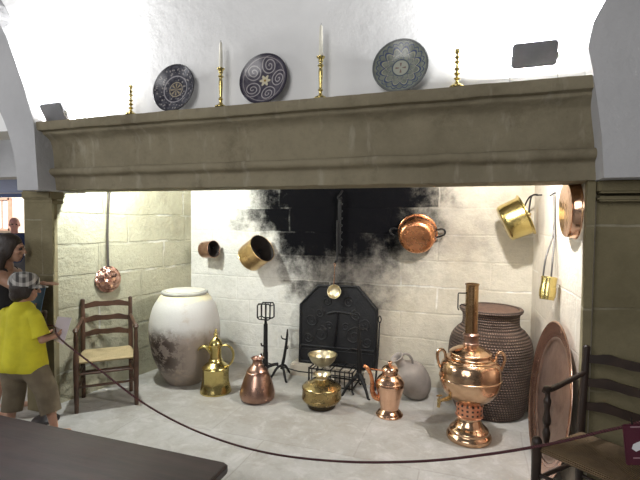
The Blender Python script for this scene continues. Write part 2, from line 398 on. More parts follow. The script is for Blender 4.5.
# ------------------------------------------------------------------ candlesticks and candles
def candlestick(label, x, kind, y=2.662, z0=2.402):
    th = thing('candlestick', label, 'candlestick', (x, y, z0), group='brass candlesticks on the mantel')
    bm = B(); lathe(bm, smoothprof([(0, 0), (0, 0), (.038, 0), (.038, 0), (.040, .006), (.037, .012), (.026, .018), (.014, .028), (.010, .036)], 3) , 28); link('base', bm, BRASS, th)
    if kind == 'tall':
        pr = [(.009, .03), (.011, .05), (.017, .056), (.011, .064), (.0095, .075), (.012, .12), (.0135, .17), (.010, .195), (.018, .203), (.018, .209), (.010, .215), (.011, .225), (.016, .235), (.013, .246)]
        bm = B(); lathe(bm, smoothprof(pr, 3), 24); link('stem', bm, BRASS, th)
        bm = B(); lathe(bm, [(.011, .244), (.022, .250), (.026, .256), (.026, .260), (.013, .262), (.013, .252), (.0, .252)], 24); link('drip_pan', bm, BRASS, th)
    else:
        pr = [(.008, .03)]
        for k in range(6):
            z = .052 + .027 * k + (.010 if k > 2 else 0)
            pr += [(.007, z - .011), (.018 - .001*k, z), (.007, z + .009)]
        bm = B(); lathe(bm, smoothprof(pr, 3), 24); link('stem', bm, BRASS, th)
        bm = B(); lathe(bm, [(.007, .196), (.013, .200), (.013, .212), (.009, .212), (.009, .204), (0, .204)], 24); link('socket', bm, BRASS, th)
    return th
candlestick('short beaded brass candlestick without candle, at left end of mantel', -2.383, 'bead')
candlestick('plain brass candlestick with candle between the two dark plates', -1.637, 'tall')
candlestick('plain brass candlestick with candle left of the green plate', -.930, 'tall')
candlestick('short beaded brass candlestick without candle, right of the green plate', -.122, 'bead')
for x, l, h in ((-1.637, 'cream candle in the candlestick between the two dark plates', .182), (-.930, 'cream candle in the candlestick left of the green plate', .200)):
    bm = B(); lathe(bm, [(0, 0), (.0125, 0), (.0118, h*.6), (.0085, h - .012), (.004, h - .003), (0, h)], 18)
    o = link('candle', bm, WAX, loc=(x, 2.662, 2.402 + .2545)); tag(o, l, 'candle', 'cream candles on the mantel')
    bm = B(); tube(bm, [(0, 0, h - .003), (.001, 0, h + .008)], .0012, 6); link('wick', bm, IRON, o)

# ------------------------------------------------------------------ floodlights on the mantel
def floodlight(label, c, rx, rz, w, h, power):
    th = thing('floodlight', label, 'lamp', (c[0], c[1], 2.401), rz, group='uplighters on the mantel')
    dz = c[2] - 2.401
    bm = B(); box(bm, (0, 0, 0), (w, .05, h), bev=.008); hs = link('housing', bm, FLOOD_GREY, th, loc=(0, 0, dz), rot=(rx, 0, 0))
    t = NT('lamp_glass'); t.set(col=(.9, .9, .9), rough=.2); t.put(t.b.inputs['Emission Color'], (1, .98, .95)); t.put(t.b.inputs['Emission Strength'], 6.)
    bm = B(); box(bm, (0, .028, 0), (w*.86, .006, h*.8)); link('lens', bm, t.m, hs, 0)
    L = bpy.data.lights.new('floodlight_beam', 'AREA'); L.energy = power; L.shape = 'RECTANGLE'; L.size = w*.8; L.size_y = h*.7
    lo = bpy.data.objects.new('floodlight_beam', L); COL.objects.link(lo); lo.parent = hs; lo.location = (0, .034, 0); lo.rotation_euler = (PI/2, 0, 0)
    bm = B(); tube(bm, [(-w/2 - .006, 0, dz), (-w/2 - .006, .02, .006), (w/2 + .006, .02, .006), (w/2 + .006, 0, dz)], .005, 8); link('bracket', bm, plain('lamp_bracket', (.6, .6, .6), .4, .5), th)
    return th
floodlight('grey floodlight on the left end of the mantel by the plaster', (-3.115, 2.665, 2.480), .55, math.radians(-3), .235, .135, 270)
floodlight('grey floodlight on the right end of the mantel by the plaster', (.270, 2.668, 2.545), .42, 0, .222, .128, 200)

# ------------------------------------------------------------------ rush chairs
def rush_mat(name, c1, c2):
    t = NT(name); s = t.sep(t.obj())
    ax, ay = t.M('ABSOLUTE', s[0]), t.M('MULTIPLY', t.M('ABSOLUTE', s[1]), 1.25)
    f = t.M('GREATER_THAN', ax, ay)
    u = t.mix(f, t.comb(s[1], s[1], s[1]), t.comb(s[0], s[0], s[0]))
    w = t.n('ShaderNodeTexWave', {'Vector': u, 'Scale': 42., 'Distortion': 1.2, 'Detail': 2., 'Detail Scale': 2.}).outputs[1]
    nz = t.noise(9, 4, vec=t.obj())
    col = t.mix(t.step(w, .2, .8), c2, c1); col = t.mix(t.M('MULTIPLY', t.step(nz, .4, .7), .45), col, tuple(x*.6 for x in c2))
    return t.set(col=col, rough=.8, normal=t.bump(w, .7, .01))
def chair(label, loc, rz, wood, rush, sw, sd, sh, arm, top, nslat=3, armset=0.):
    th = thing('rush_chair', label, 'chair', loc, rz, 'ladder-back rush armchairs')
    hw, hd = sw/2, sd/2; bw = hw * .86
    for s in (-1, 1):
        bm = B()
        if armset == 0:   # front legs rise through the seat to carry the arms
            tube(bm, [(s*hw, -hd, 0), (s*hw, -hd, sh*.5), (s*hw, -hd, sh - .03), (s*hw, -hd, sh + .04), (s*hw, -hd, sh + .10), (s*hw, -hd, arm - .07), (s*hw, -hd, arm - .02), (s*hw, -hd, arm), (s*hw, -hd, arm + .018), (s*hw, -hd, arm + .028)],
                 [.017, .021, .024, .022, .016, .019, .015, .024, .02, .006], 14, 3)
        else:
            tube(bm, [(s*hw, -hd, 0), (s*hw, -hd, sh*.5), (s*hw, -hd, sh - .02), (s*hw, -hd, sh + .015), (s*hw, -hd, sh + .035), (s*hw, -hd, sh + .045)], [.018, .022, .024, .026, .02, .008], 14, 3)
        link('front_leg', bm, wood, th)
        bm = B(); tube(bm, [(s*bw, hd, 0), (s*bw, hd, sh), (s*bw, hd + .012, sh + .2), (s*bw, hd + .03, top - .02), (s*bw, hd + .032, top), (s*bw, hd + .033, top + .012)], [.017, .021, .020, .018, .019, .008], 14, 3)
        link('back_post', bm, wood, th)
        bm = B()
        y0 = -hd + armset
        tube(bm, [(s*bw, hd + .015, arm + .045), (s*(hw*.93), hd*.35, arm + .018), (s*hw, (y0 - hd*.1)*.55, arm - .002), (s*hw, y0, arm + .006), (s*hw, y0 - .035, arm - .004)], [.014, .016, .019, .021, .012], 12, 4, flat=.7)
        link('armrest', bm, wood, th)
        if armset:
            bm = B(); tube(bm, [(s*hw, y0, sh - .01), (s*hw, y0, sh + .04), (s*hw, y0, sh + .075), (s*hw, y0, sh + .10), (s*hw, y0, (sh+arm)/2 + .03), (s*hw, y0, arm - .06), (s*hw, y0, arm - .035), (s*hw, y0, arm)], [.013, .019, .012, .02, .013, .019, .012, .014], 12, 3)
            link('arm_support', bm, wood, th)
    # curved slats with a double-bowed upper edge
    for k in range(nslat):
        z = sh + .13 + (top - sh - .19) * k / (nslat - 1)
        y = hd + .004 + .026 * (z - sh) / (top - sh)
        N = 24; bm = B(); fr = []
        for i in range(N + 1):
            u = -1 + 2*i/N; x = u * bw
            up = .022 + .020*math.exp(-((abs(u) - .48)/.26)**2) + .012*math.exp(-(u/.25)**2)
            lo = -.022 + .014*(1 - u*u) - .006*math.exp(-(u/.15)**2)
            yy = y + .03*(1 - u*u)
            fr.append([bm.verts.new((x, yy - .006, z + lo)), bm.verts.new((x, yy - .006, z + up)), bm.verts.new((x, yy + .006, z + up)), bm.verts.new((x, yy + .006, z + lo))])
        for a, b in zip(fr, fr[1:]):
            for q in range(4): bm.faces.new((a[q], a[(q+1) % 4], b[(q+1) % 4], b[q]))
        bm.faces.new(fr[0]); bm.faces.new(fr[-1])
        link('back_slat', bm, wood, th)
    # rush seat: trapezoid, puffed, dipping to the middle
    bm = B(); N = 20; g = {}
    for sgn in (1, -1):
        for i in range(N + 1):
            for j in range(N + 1):
                u, v = -1 + 2*i/N, -1 + 2*j/N
                w = hw + (bw - hw) * (v + 1) / 2
                e = max(abs(u), abs(v)); edge = (1 - e**8)
                zz = sh - .018 + sgn * (.022 * edge**.5) - (.014 * (1 - e) if sgn > 0 else -.004*(1-e))
                if sgn == -1 and e > .999: g[(sgn, i, j)] = g[(1, i, j)]; continue
                g[(sgn, i, j)] = bm.verts.new((u * (w + .006), v * (hd + .008), zz))
        for i in range(N):
            for j in range(N):
                q = (g[(sgn, i, j)], g[(sgn, i+1, j)], g[(sgn, i+1, j+1)], g[(sgn, i, j+1)])
                bm.faces.new(q)
    st = link('seat', bm, rush, th)
    for z, r in ((.22*sh/.45, .010), (.33*sh/.45, .011)):
        bm = B(); tube(bm, [(-hw, -hd, z), (0, -hd, z), (hw, -hd, z)], [r*.8, r*1.15, r*.8], 10, 3); link('stretcher', bm, wood, th)
        for s in (-1, 1):
            bm = B(); tube(bm, [(s*hw, -hd, z - .03), (s*(hw+bw)/2, 0, z - .03), (s*bw, hd, z - .03)], [r*.8, r*1.1, r*.8], 10, 3); link('stretcher', bm, wood, th)
    bm = B(); tube(bm, [(-bw, hd, .24*sh/.45), (bw, hd, .24*sh/.45)], .010, 10); link('stretcher', bm, wood, th)
    return th
chair('brown ladder-back armchair with woven rush seat against left hearth wall', (-3.120, 3.165, 0), math.radians(43.7), CHAIR_WOOD, rush_mat('straw_rush', (.62, .50, .28), (.42, .32, .16)), .47, .36, .45, .70, .90)
chair('dark ladder-back armchair with brown rush seat before the copper tray', (.612, 2.462, 0), math.radians(-36.9), CHAIR_WOOD_DARK, rush_mat('brown_rush', (.25, .165, .085), (.14, .09, .045)), .47, .37, .535, .80, .98, 3, .085)

# ------------------------------------------------------------------ cream jar
t = NT('cream_glaze_worn'); v = t.obj(); s = t.sep(v)
n1 = t.noise(5, 6, .7, vec=v); n2 = t.noise(11, 5, .75, vec=v)
col = t.mix(t.step(t.M('ADD', s[2], t.M('MULTIPLY', t.M('SUBTRACT', n1, .5), .35)), .44, .62), (.27, .225, .19), (.54, .53, .50))  # lower half darker and browner than the upper
col = t.mix(t.M('MULTIPLY', t.step(n1, .52, .68), .5), col, (.42, .33, .25))
low = t.M('MULTIPLY', t.step(t.M('ABSOLUTE', t.M('SUBTRACT', s[2], .36)), .30, .08), t.step(t.M('ADD', s[0], t.M('MULTIPLY', s[1], .25)), .18, -.08))
col = t.mix(t.M('MULTIPLY', t.step(n2, .46, .52), low), col, (.06, .042, .034))
low2 = t.M('MULTIPLY', t.step(t.M('ABSOLUTE', t.M('SUBTRACT', s[2], .53)), .08, .01), t.step(s[0], -.05, .2))
col = t.mix(t.M('MULTIPLY', t.M('MULTIPLY', t.step(n1, .45, .6), low2), .7), col, (.30, .22, .16))
col = t.mix(t.M('MULTIPLY', t.step(t.M('ADD', s[2], t.M('MULTIPLY', t.M('SUBTRACT', n1, .5), .08)), .83, .87), .8), col, (.76, .70, .45))
CREAM = t.set(col=col, rough=.5, spec=.3, normal=t.bump(n2, .25, .02))
jar = thing('storage_jar', 'large cream glazed storage jar with flaking brown patches', 'jar', (-2.79, 3.86, 0))
bm = B(); lathe(bm, smoothprof([(0, 0), (0, 0), (.175, 0), (.175, 0), (.215, .06), (.272, .17), (.325, .33), (.350, .50), (.345, .63), (.310, .77), (.250, .87), (.222, .898), (.222, .898), (.218, .905)], 5), 72); link('body', bm, CREAM, jar)
bm = B(); lathe(bm, smoothprof([(.205, .89), (.205, .89), (.224, .897), (.231, .910), (.229, .924), (.218, .931), (.202, .927), (.19, .91), (.18, .875)], 3), 72, cap=False); link('rim', bm, plain('jar_rim_grey', (.42, .42, .38), .5), jar)
bm = B(); lathe(bm, [(0, .903), (.18, .903), (.196, .908), (.198, .934), (.17, .940), (0, .942)], 60); link('lid', bm, plain('jar_lid_stone', (.58, .55, .47), .7), jar)

# ------------------------------------------------------------------ brass coffee pot
cp = thing('coffee_pot', 'tall brass coffee pot with beaked spout by the cream jar', 'coffee pot', (-2.335, 3.71, 0), rz=math.radians(20))
bm = B(); lathe(bm, smoothprof([(0, 0), (0, 0), (.148, 0), (.148, 0), (.150, .012), (.142, .04), (.126, .10), (.121, .17), (.124, .225), (.128, .235), (.128, .235), (.121, .248), (.10, .268), (.072, .290), (.060, .31), (.060, .31)], 4), 48, fn=lambda r, z, a: r*(1 + (math.cos(PI/8)/math.cos((a % (PI/4)) - PI/8)*1.035 - 1)*max(0, min(1, (z - .05)/.03, (.236 - z)/.01)))); link('body', bm, BRASS, cp)
bm = B(); lathe(bm, smoothprof([(.060, .30), (.066, .31), (.058, .32), (.055, .345), (.055, .43), (.062, .45), (.064, .46), (.060, .468)], 4), 40); link('neck', bm, BRASS, cp)
bm = B(); lathe(bm, smoothprof([(.064, .462), (.064, .462), (.060, .478), (.042, .505), (.026, .520), (.020, .528), (.016, .545), (.022, .556), (.015, .568), (.008, .578), (.012, .590), (.009, .602), (0, .612)], 3), 32); lid = link('lid', bm, BRASS, cp)
bm = B(); tube(bm, [(-.035, 0, .385), (-.07, 0, .418), (-.105, 0, .438), (-.140, 0, .432), (-.165, 0, .405), (-.172, 0, .392)], [.052, .040, .030, .024, .014, .004], 14, 4, flat=.55); link('spout', bm, BRASS, cp)
bm = B(); tube(bm, [(.05, 0, .44), (.10, 0, .452), (.150, 0, .42), (.170, 0, .36), (.155, 0, .29), (.115, 0, .245)], [.010, .011, .012, .012, .011, .010], 10, 4); link('handle', bm, BRASS, cp)

# ------------------------------------------------------------------ copper flask
fl = thing('copper_flask', 'squat dull copper flask with narrow neck and ridged shoulder', 'flask', (-1.873, 3.68, 0)); fl.scale = (1.02, 1.02, .94)
bm = B(); lathe(bm, smoothprof([(0, 0), (0, 0), (.125, 0), (.125, 0), (.150, .018), (.159, .05), (.157, .08), (.140, .15), (.118, .22), (.100, .268), (.102, .276), (.092, .284), (.094, .292), (.078, .315), (.055, .342), (.046, .352)], 4), 60); link('body', bm, COPPER_DARK, fl)
bm = B(); lathe(bm, smoothprof([(.044, .345), (.050, .355), (.044, .365), (.046, .390), (.058, .405), (.060, .412), (.055, .415), (.044, .40), (.036, .37)], 3), 36, cap=False); link('neck', bm, COPPER_DARK, fl)
bm = B(); tube(bm, [(.05, 0, .408), (.078, 0, .402), (.082, 0, .37), (.07, 0, .335)], .008, 10, 4); link('handle', bm, IRON, fl)

# ------------------------------------------------------------------ brass pot, grate, bowl
bp_ = thing('brass_pot', 'wide brass pot with sharp shoulder and flared mouth, front centre', 'pot', (-1.268, 3.74, 0))
bm = B(); lathe(bm, smoothprof([(.118, .040), (.118, .040), (.150, .055), (.172, .085), (.177, .105), (.174, .12), (.172, .175), (.176, .20), (.172, .215), (.172, .215), (.130, .245), (.085, .268), (.058, .282), (.050, .29)], 4), 60); bmesh.ops.scale(bm, vec=(1, 1, .86), verts=bm.verts); link('body', bm, BRASS_DARK, bp_)
bm = B(); lathe(bm, smoothprof([(0, 0), (0, 0), (.118, 0), (.118, 0), (.125, .012), (.122, .045), (.10, .05)], 3), 48); bmesh.ops.scale(bm, vec=(1, 1, .86), verts=bm.verts); link('base', bm, plain('blackened_brass', (.06, .045, .025), .5, .7), bp_)
bm = B(); lathe(bm, smoothprof([(.052, .284), (.047, .296), (.050, .308), (.070, .330), (.082, .338), (.078, .342), (.058, .325), (.038, .30)], 3), 48, cap=False); bmesh.ops.scale(bm, vec=(1, 1, .86), verts=bm.verts); link('mouth', bm, BRASS_PALE, bp_)

gt = thing('fire_grate', 'low black iron grate with upright bars before the fireback', 'grate', (-1.30, 4.22, 0))
bm = B()
for y in (-.13, .13): tube(bm, [(-.22, y, .05), (.22, y, .05)], .008, 8)
for y in (-.13, .13): tube(bm, [(-.22, y, .205), (.22, y, .205)], .007, 8)
for x in (-.22, .22):
    tube(bm, [(x, -.13, .05), (x, .13, .05)], .008, 8); tube(bm, [(x, -.13, .205), (x, .13, .205)], .007, 8)
link('frame', bm, IRON, gt)
for k in range(9):
    x = -.19 + .38*k/8
    bm = B(); tube(bm, [(x, -.13, .03), (x, -.13, .215), ], .006, 8); link('upright_bar', bm, IRON, gt)
for k in range(5):
    x = -.18 + .36*k/4
    bm = B(); tube(bm, [(x, -.13, .208), (x, .13, .208)], .006, 8); link('rest_bar', bm, IRON, gt)
for sx in (-.22, .22):
    for sy in (-.13, .13):
        bm = B(); tube(bm, [(sx, sy, .215), (sx, sy, .03), (sx*1.08, sy*1.1, .008)], [.009, .009, .011], 8); link('leg', bm, IRON, gt)
bo = thing('brass_bowl', 'pale brass bowl resting on the iron grate', 'bowl', (-1.41, 4.18, .2145))
bm = B(); lathe(bm, smoothprof([(0, 0), (0, 0), (.045, .0), (.085, .022), (.120, .060), (.138, .105), (.138, .105), (.143, .112), (.138, .116), (.130, .108), (.112, .064), (.08, .03), (.04, .012), (0, .010)], 4), 48); link('vessel', bm, BRASS_PALE, bo)
bm = B(); lathe(bm, [(.136, .106), (.147, .108), (.148, .116), (.137, .118), (.136, .106)], 48, cap=False); link('rim', bm, BRASS_PALE, bo)

# ------------------------------------------------------------------ andirons and spit
a1 = thing('andiron', 'tall iron andiron topped by an open cage, left of fireback', 'andiron', (-2.065, 4.24, 0), 0, 'hearth irons')
bm = B(); tube(bm, [(0, 0, .06), (0, 0, .26), (0, 0, .27), (0, 0, .56), (0, 0, .57), (0, 0, .63)], [.030, .028, .025, .023, .015, .014], 8); link('post', bm, IRON, a1)
for s in (-1, 1):
    bm = B(); tube(bm, [(0, 0, .10), (s*.04, -.06, .085), (s*.09, -.13, .03), (s*.12, -.165, .010), (s*.15, -.18, .012)], [.020, .020, .018, .016, .010], 8, 3); link('foot', bm, IRON, a1)
bm = B(); tube(bm, [(0, 0, .10), (.06, .03, .125), (.125, .05, .140)], [.020, .018, .016], 8, 3); link('log_bar', bm, IRON, a1)
for z in (.24, .35):
    bm = B(); tube(bm, [(0, -.015, z), (-.02, -.04, z - .01), (-.028, -.05, z + .02)], .009, 8, 3); link('hook', bm, IRON, a1)
bm = B()
W = .072
for y in (-.05, .05):
    tube(bm, [(-W, y, 0.635), (-W, y, 0.760), (-W + .012, y, 0.780), (W - .012, y, 0.785), (W, y, 0.765), (W, y, 0.635), (W - .02, y, 0.620), (-W + .02, y, 0.620), (-W, y, 0.635)], .0075, 8)
    for x in (-.026, .026): tube(bm, [(x, y, 0.620), (x*1.15, y, 0.783)], .006, 8)
for x in (-W, W):
    for z in (0.635, 0.765): tube(bm, [(x, -.05, z), (x, .05, z)], .006, 8)
link('cage', bm, IRON, a1)
a2 = thing('andiron', 'short iron andiron with leaning post and curled feet near fireback', 'andiron', (-1.90, 4.29, 0), 0, 'hearth irons')
bm = B(); tube(bm, [(0, 0, .09), (.02, .02, .22), (.035, .03, .34), (.045, .035, .45), (.047, .036, .51)], [.019, .017, .015, .013, .006], 8); link('post', bm, IRON, a2)
for x, y in ((-.085, -.12), (.10, -.12), (.04, .14)):
    bm = B(); tube(bm, [(0, 0, .13), (x*.4, y*.4, .11), (x*.75, y*.75, .045), (x, y, .009), (x*1.2, y*1.15, .012)], [.013, .014, .012, .010, .007], 8, 3); link('foot', bm, IRON, a2)
for z, s in ((.30, 1), (.40, -1)):
    bm = B(); tube(bm, [(.03, .03, z), (.03 + s*.03, .01, z + .012), (.03 + s*.04, .0, z + .045)], [.008, .007, .004], 8, 3); link('hook', bm, IRON, a2)
a3 = thing('andiron', 'iron andiron with crossbar top before right side of the fireback', 'andiron', (-1.035, 4.17, 0), 0, 'hearth irons')
bm = B(); tube(bm, [(0, 0, .14), (0, 0, .30), (-.005, 0, .5), (-.01, 0, .62), (-.012, 0, .66)], [.030, .024, .018, .015, .010], 8); link('post', bm, IRON, a3)
bm = B(); tube(bm, [(-.085, 0, .605), (-.045, 0, .628), (-.01, 0, .62), (.035, 0, .628), (.075, 0, .61)], .010, 8, 3); link('crossbar', bm, IRON, a3)
for x, y in ((-.125, -.14), (.125, -.14), (.02, .17)):
    bm = B(); tube(bm, [(0, 0, .19), (x*.25, y*.25, .15), (x*.7, y*.7, .085), (x*.92, y*.92, .03), (x, y, .008), (x*1.15, y*1.15, .012)], [.022, .020, .015, .013, .011, .008], 8, 3); link('foot', bm, IRON, a3)
bm = B(); tube(bm, [(0, 0, .40), (-.06, -.03, .43), (-.12, -.04, .40)], [.010, .009, .006], 8, 3); link('hook', bm, IRON, a3)
bm = B(); tube(bm, [(-2.16, 4.155, .205), (-1.6, 4.02, .185), (-.93, 3.985, .205)], .006, 8)
# pots, poker
tag(link('roasting_spit', bm, IRON), 'thin iron roasting spit lying across the andirons', 'spit')
bm = B(); tube(bm, [(-.90, 4.27, .0), (-.90, 4.40, .32), (-.90, 4.46, .62)], [.012, .009, .007], 8)
pk = tag(link('poker', bm, IRON), 'iron poker leaning by the right edge of the fireback', 'poker')
bm = B(); tube(bm, [(-.90, 4.46, .62), (-.885, 4.462, .66), (-.90, 4.464, .70), (-.915, 4.462, .66), (-.90, 4.46, .62)], .006, 8, 3); link('loop_handle', bm, IRON, pk)

# ------------------------------------------------------------------ fireback on its ledge
bm = B(); 
for x0, x1, h in ((-1.86, -1.42, .125), (-1.42, -1.06, .12), (-1.055, -.82, .135)): box(bm, ((x0+x1)/2, 4.50, h/2 - .01), (x1 - x0 - .012, .20, h + .02), bev=.012)
struct('trim_1', bm, STONE_RIGHT, 'rough stone blocks under the black fireback', 'ledge', 30)
CAST = plain('cast_iron', (.007, .007, .009), .55, .2, .4, 20, .35)
fb = thing('fireback', 'black cast-iron fireback with clipped corners and worn relief', 'fireback', (-1.352, 4.47, .128), rot=(-.045, 0, 0))
out = [(-.425, 0), (.425, 0), (.425, .63), (.215, .855), (-.225, .845), (-.43, .625)]
bm = B(); prism(bm, out, (-.012, .02)); link('plate', bm, CAST, fb, 0)
bm = B()
cl = [Vector((a*.965, -.014, .02 + b*.965)) for a, b in out]
for a, b in zip(cl, cl[1:] + cl[:1]): tube(bm, [a, b], .013, 8)
tube(bm, [(-.41, -.014, .19), (.41, -.014, .20)], .012, 8); tube(bm, [(-.41, -.014, .155), (.41, -.014, .165)], .006, 8)
link('border', bm, CAST, fb)
bm = B()   # worn central figure between scrolls and leaves
tube(bm, [(-.03, -.010, .22), (-.01, -.014, .36), (.0, -.012, .50), (.0, -.01, .58)], [.055, .035, .028, .02], 10, 3, flat=.4)
tube(bm, [(-.11, -.012, .545), (0, -.014, .575), (.20, -.012, .555)], [.012, .016, .010], 8, 3)
for sx in (-1, 1):
    for cx, cz, r0 in ((.18, .33, .085), (.29, .47, .075), (.20, .55, .06), (.32, .28, .06), (.12, .68, .06), (.09, .42, .04)):
        pts = [(sx*(cx + r0*(1 - k/26)*math.cos(k*.45 + cx*9)), -.012, cz + r0*(1 - k/26)*math.sin(k*.45 + cx*9)) for k in range(22)]
        tube(bm, pts, [.010*(1 - k/40) for k in range(22)], 6)
link('relief', bm, CAST, fb)

# ------------------------------------------------------------------ trammel hook on the soot
tr = thing('pot_hanger', 'sooty iron pot hanger hanging down the blackened back wall', 'pot hanger', (-1.355, 4.52, 0))
bm = B(); tube(bm, [(.02, .03, 1.97), (.005, .0, 1.93), (-.012, -.02, 1.90), (.01, -.03, 1.87), (.02, -.01, 1.90)], .012, 8, 4); link('top_hook', bm, IRON, tr)
bm = B(); box(bm, (.0, .0, 1.60), (.035, .012, .58), bev=.003)
for k in range(7): box(bm, (.022, 0, 1.38 + .075*k), (.02, .010, .022), rot=Matrix.Rotation(.5, 3, 'Y'))
link('ratchet_bar', bm, IRON, tr)
bm = B(); tube(bm, [(-.02, -.012, 1.66), (-.018, -.014, 1.40), (-.015, -.016, 1.26), (-.03, -.045, 1.215), (-.015, -.085, 1.225), (0, -.095, 1.25)], [.009, .010, .011, .011, .010, .006], 8, 3); link('lower_hook', bm, IRON, tr)
la = thing('ladle', 'small brass ladle hanging from iron hook in front of the fireback', 'ladle', (-1.374, 4.438, 0), 0, 'hanging ladles')
bm = B(); tube(bm, [(0, 0, 1.185), (.010, 0, 1.20), (.0, 0, 1.222), (-.010, 0, 1.20), (0, 0, 1.185)], .004, 8, 3); tube(bm, [(0, 0, 1.19), (-.003, 0, 1.10), (-.008, 0, .985)], [.006, .008, .011], 10, flat=.5); link('handle', bm, COPPER, la)
bm = B(); lathe(bm, smoothprof([(0, 0), (0, 0), (.04, .004), (.062, .022), (.072, .045), (.072, .045), (.075, .047), (.072, .049), (.066, .043), (.055, .022), (.035, .011), (0, .008)], 3), 40, Matrix.Translation((0, .028, .912)) @ Matrix.Rotation(math.radians(78), 4, 'X')); link('bowl', bm, BRASS_PALE, la)

# ------------------------------------------------------------------ pans on the back wall
def nail(parent, a, b):
    bm = B(); tube(bm, [a, b], .006, 8); return link('hook', bm, IRON, parent)
def pan(name, label, cat, mouth, axis, r, depth, mat, inside, flare=.0, r2=None):
    """open vessel whose mouth centre and opening direction are given"""
    th = thing(name, label, cat, (0, 0, 0))
    ax = axis_to(axis, Vector(mouth) - Vector(axis).normalized() * depth)
    r2 = r2 or r
    bm = B(); lathe(bm, smoothprof([(0, 0), (0, 0), (r2*.9, 0), (r2*.97, .006), (r2, .02), (r2, .02), (r*.99, depth*.6), (r, depth - .012), (r + flare, depth - .002), (r + flare + .004, depth), (r + flare, depth + .003), (r - .003, depth)], 3), 56, ax, cap=False); link('body', bm, mat, th)
    bm = B(); lathe(bm, [(r - .004, depth - .002), (r - .005, depth*.5), (r2 - .008, .012), (0, .010)], 56, ax, cap=False); link('lining', bm, inside, th)
    return th, ax
p1, ax = pan('saucepan', 'small copper saucepan, leftmost of the pans on the back wall', 'saucepan', (-2.795, 4.40, 1.322), (.93, -.22, .10), .096, .155, COPPER_DARK, PAN_INSIDE)
bm = B(); tube(bm, [(-2.86, 4.475, 1.325), (-2.875, 4.52, 1.335), (-2.88, 4.555, 1.345)], .009, 8, 3); link('handle', bm, IRON, p1)
nail(p1, (-2.88, 4.545, 1.34), (-2.88, 4.60, 1.345))
p2, ax = pan('saucepan', 'large bronze saucepan tilted beside the soot on the back wall', 'saucepan', (-2.165, 4.36, 1.352), (.80, -.28, .50), .158, .235, BRONZE_PAN, PAN_INSIDE)
bm = B(); tube(bm, [(-2.26, 4.48, 1.29), (-2.275, 4.53, 1.31), (-2.28, 4.555, 1.325)], .011, 8, 3); link('handle', bm, IRON, p2)
nail(p2, (-2.28, 4.545, 1.32), (-2.28, 4.60, 1.325))
ca = thing('cauldron', 'round copper cauldron with its bottom turned out on the back wall', 'cauldron', (0, 0, 0))
ax = axis_to((.06, -.97, -.26), (-.545, 4.50, 1.545))
bm = B(); lathe(bm, smoothprof([(.172, 0), (.172, 0), (.178, .03), (.180, .08), (.172, .13), (.150, .165), (.120, .180), (.120, .180), (.10, .178), (.06, .172), (0, .170)], 4), 60, ax, cap=False); link('body', bm, COPPER_RED, ca)
bm = B(); lathe(bm, smoothprof([(.168, -.004), (.185, -.010), (.192, -.004), (.188, .006), (.172, .010), (.168, -.004)], 3), 60, ax, cap=False); link('rim', bm, COPPER_RED, ca)
bm = B(); lathe(bm, [(.167, 0), (.165, .10), (.11, .168), (0, .166)], 40, ax, cap=False); link('lining', bm, PAN_INSIDE, ca)
for s in (-1, 1):
    bm = B(); tube(bm, [(-.545 + s*.17, 4.48, 1.565), (-.545 + s*.225, 4.47, 1.585), (-.545 + s*.26, 4.47, 1.57), (-.545 + s*.255, 4.475, 1.53), (-.545 + s*.18, 4.485, 1.50)], .009, 8, 3); link('handle', bm, IRON, ca)
nail(ca, (-.29, 4.46, 1.575), (-.29, 4.60, 1.58))

# ------------------------------------------------------------------ brass pot with bail in the corner
bk = thing('cooking_pot', 'bright yellow brass pot with iron bail in the right corner', 'pot', (0, 0, 0))
mc = Vector((.400, 4.21, 1.722)); axv = Vector((.90, .02, .42)).normalized()
ax = axis_to(axv, mc - axv*.20)
bm = B(); lathe(bm, smoothprof([(0, 0), (0, 0), (.135, 0), (.135, 0), (.150, .008), (.160, .03), (.164, .11), (.166, .180), (.166, .180), (.180, .191), (.183, .196), (.180, .201), (.164, .197)], 3), 60, ax, cap=False); link('body', bm, BRASS, bk)
bm = B(); lathe(bm, [(.163, .195), (.152, .03), (.13, .010), (0, .010)], 48, ax, cap=False); link('lining', bm, BRASS_PALE, bk)
u = axv.cross(Vector((0, 1, 0))).normalized(); u = (Vector((0, 0, 1)) - axv*axv.z).normalized(); w = axv.cross(u)
e1, e2 = mc + w*.178, mc - w*.178
top = Vector((.480, 4.20, 1.89))
for e in (e1, e2):
    bm = B(); sphere(bm, e, .017, 10, 8); link('ear', bm, BRASS_DARK, bk)

bm = B(); tube(bm, [e1, e1 + axv*.03 + u*.06, top + (e1-top)*.35 + u*.05, top, top + (e2-top)*.35 + u*.05, e2 + axv*.03 + u*.06, e2], .007, 8, 5); link('bail_handle', bm, IRON, bk)
nail(bk, (.472, 4.20, 1.885), (.56, 4.205, 1.89))

# ------------------------------------------------------------------ things on the side walls
sk = thing('skimmer', 'copper skimmer with long iron handle on the left hearth wall', 'skimmer', (0, 0, 0))
def lw(y, z, off=.03): return (-3.485 + (y - 2.88)*.1592 + off, y, z)     # on the left wall
bm = B(); tube(bm, [lw(3.46, 1.90), lw(3.45, 1.80), lw(3.435, 1.50), lw(3.425, 1.19, .045)], [.013, .012, .012, .014], 8, flat=.6); link('handle', bm, plain('grey_iron', (.10, .09, .08), .5, .6), sk)
bm = B(); tube(bm, [lw(3.46, 1.89), lw(3.475, 1.915), lw(3.46, 1.935), lw(3.445, 1.915), lw(3.46, 1.89)], .006, 8, 3); link('ring', bm, IRON, sk)
t = NT('hammered_copper'); vo = t.n('ShaderNodeTexVoronoi', {'Vector': t.obj(), 'Scale': 24.}).outputs[0]
HAMMER = t.set(col=t.mix(t.step(vo, .1, .6), (.82, .55, .46), (.56, .32, .25)), rough=.24, metal=1., normal=t.bump(vo, .7, .02))
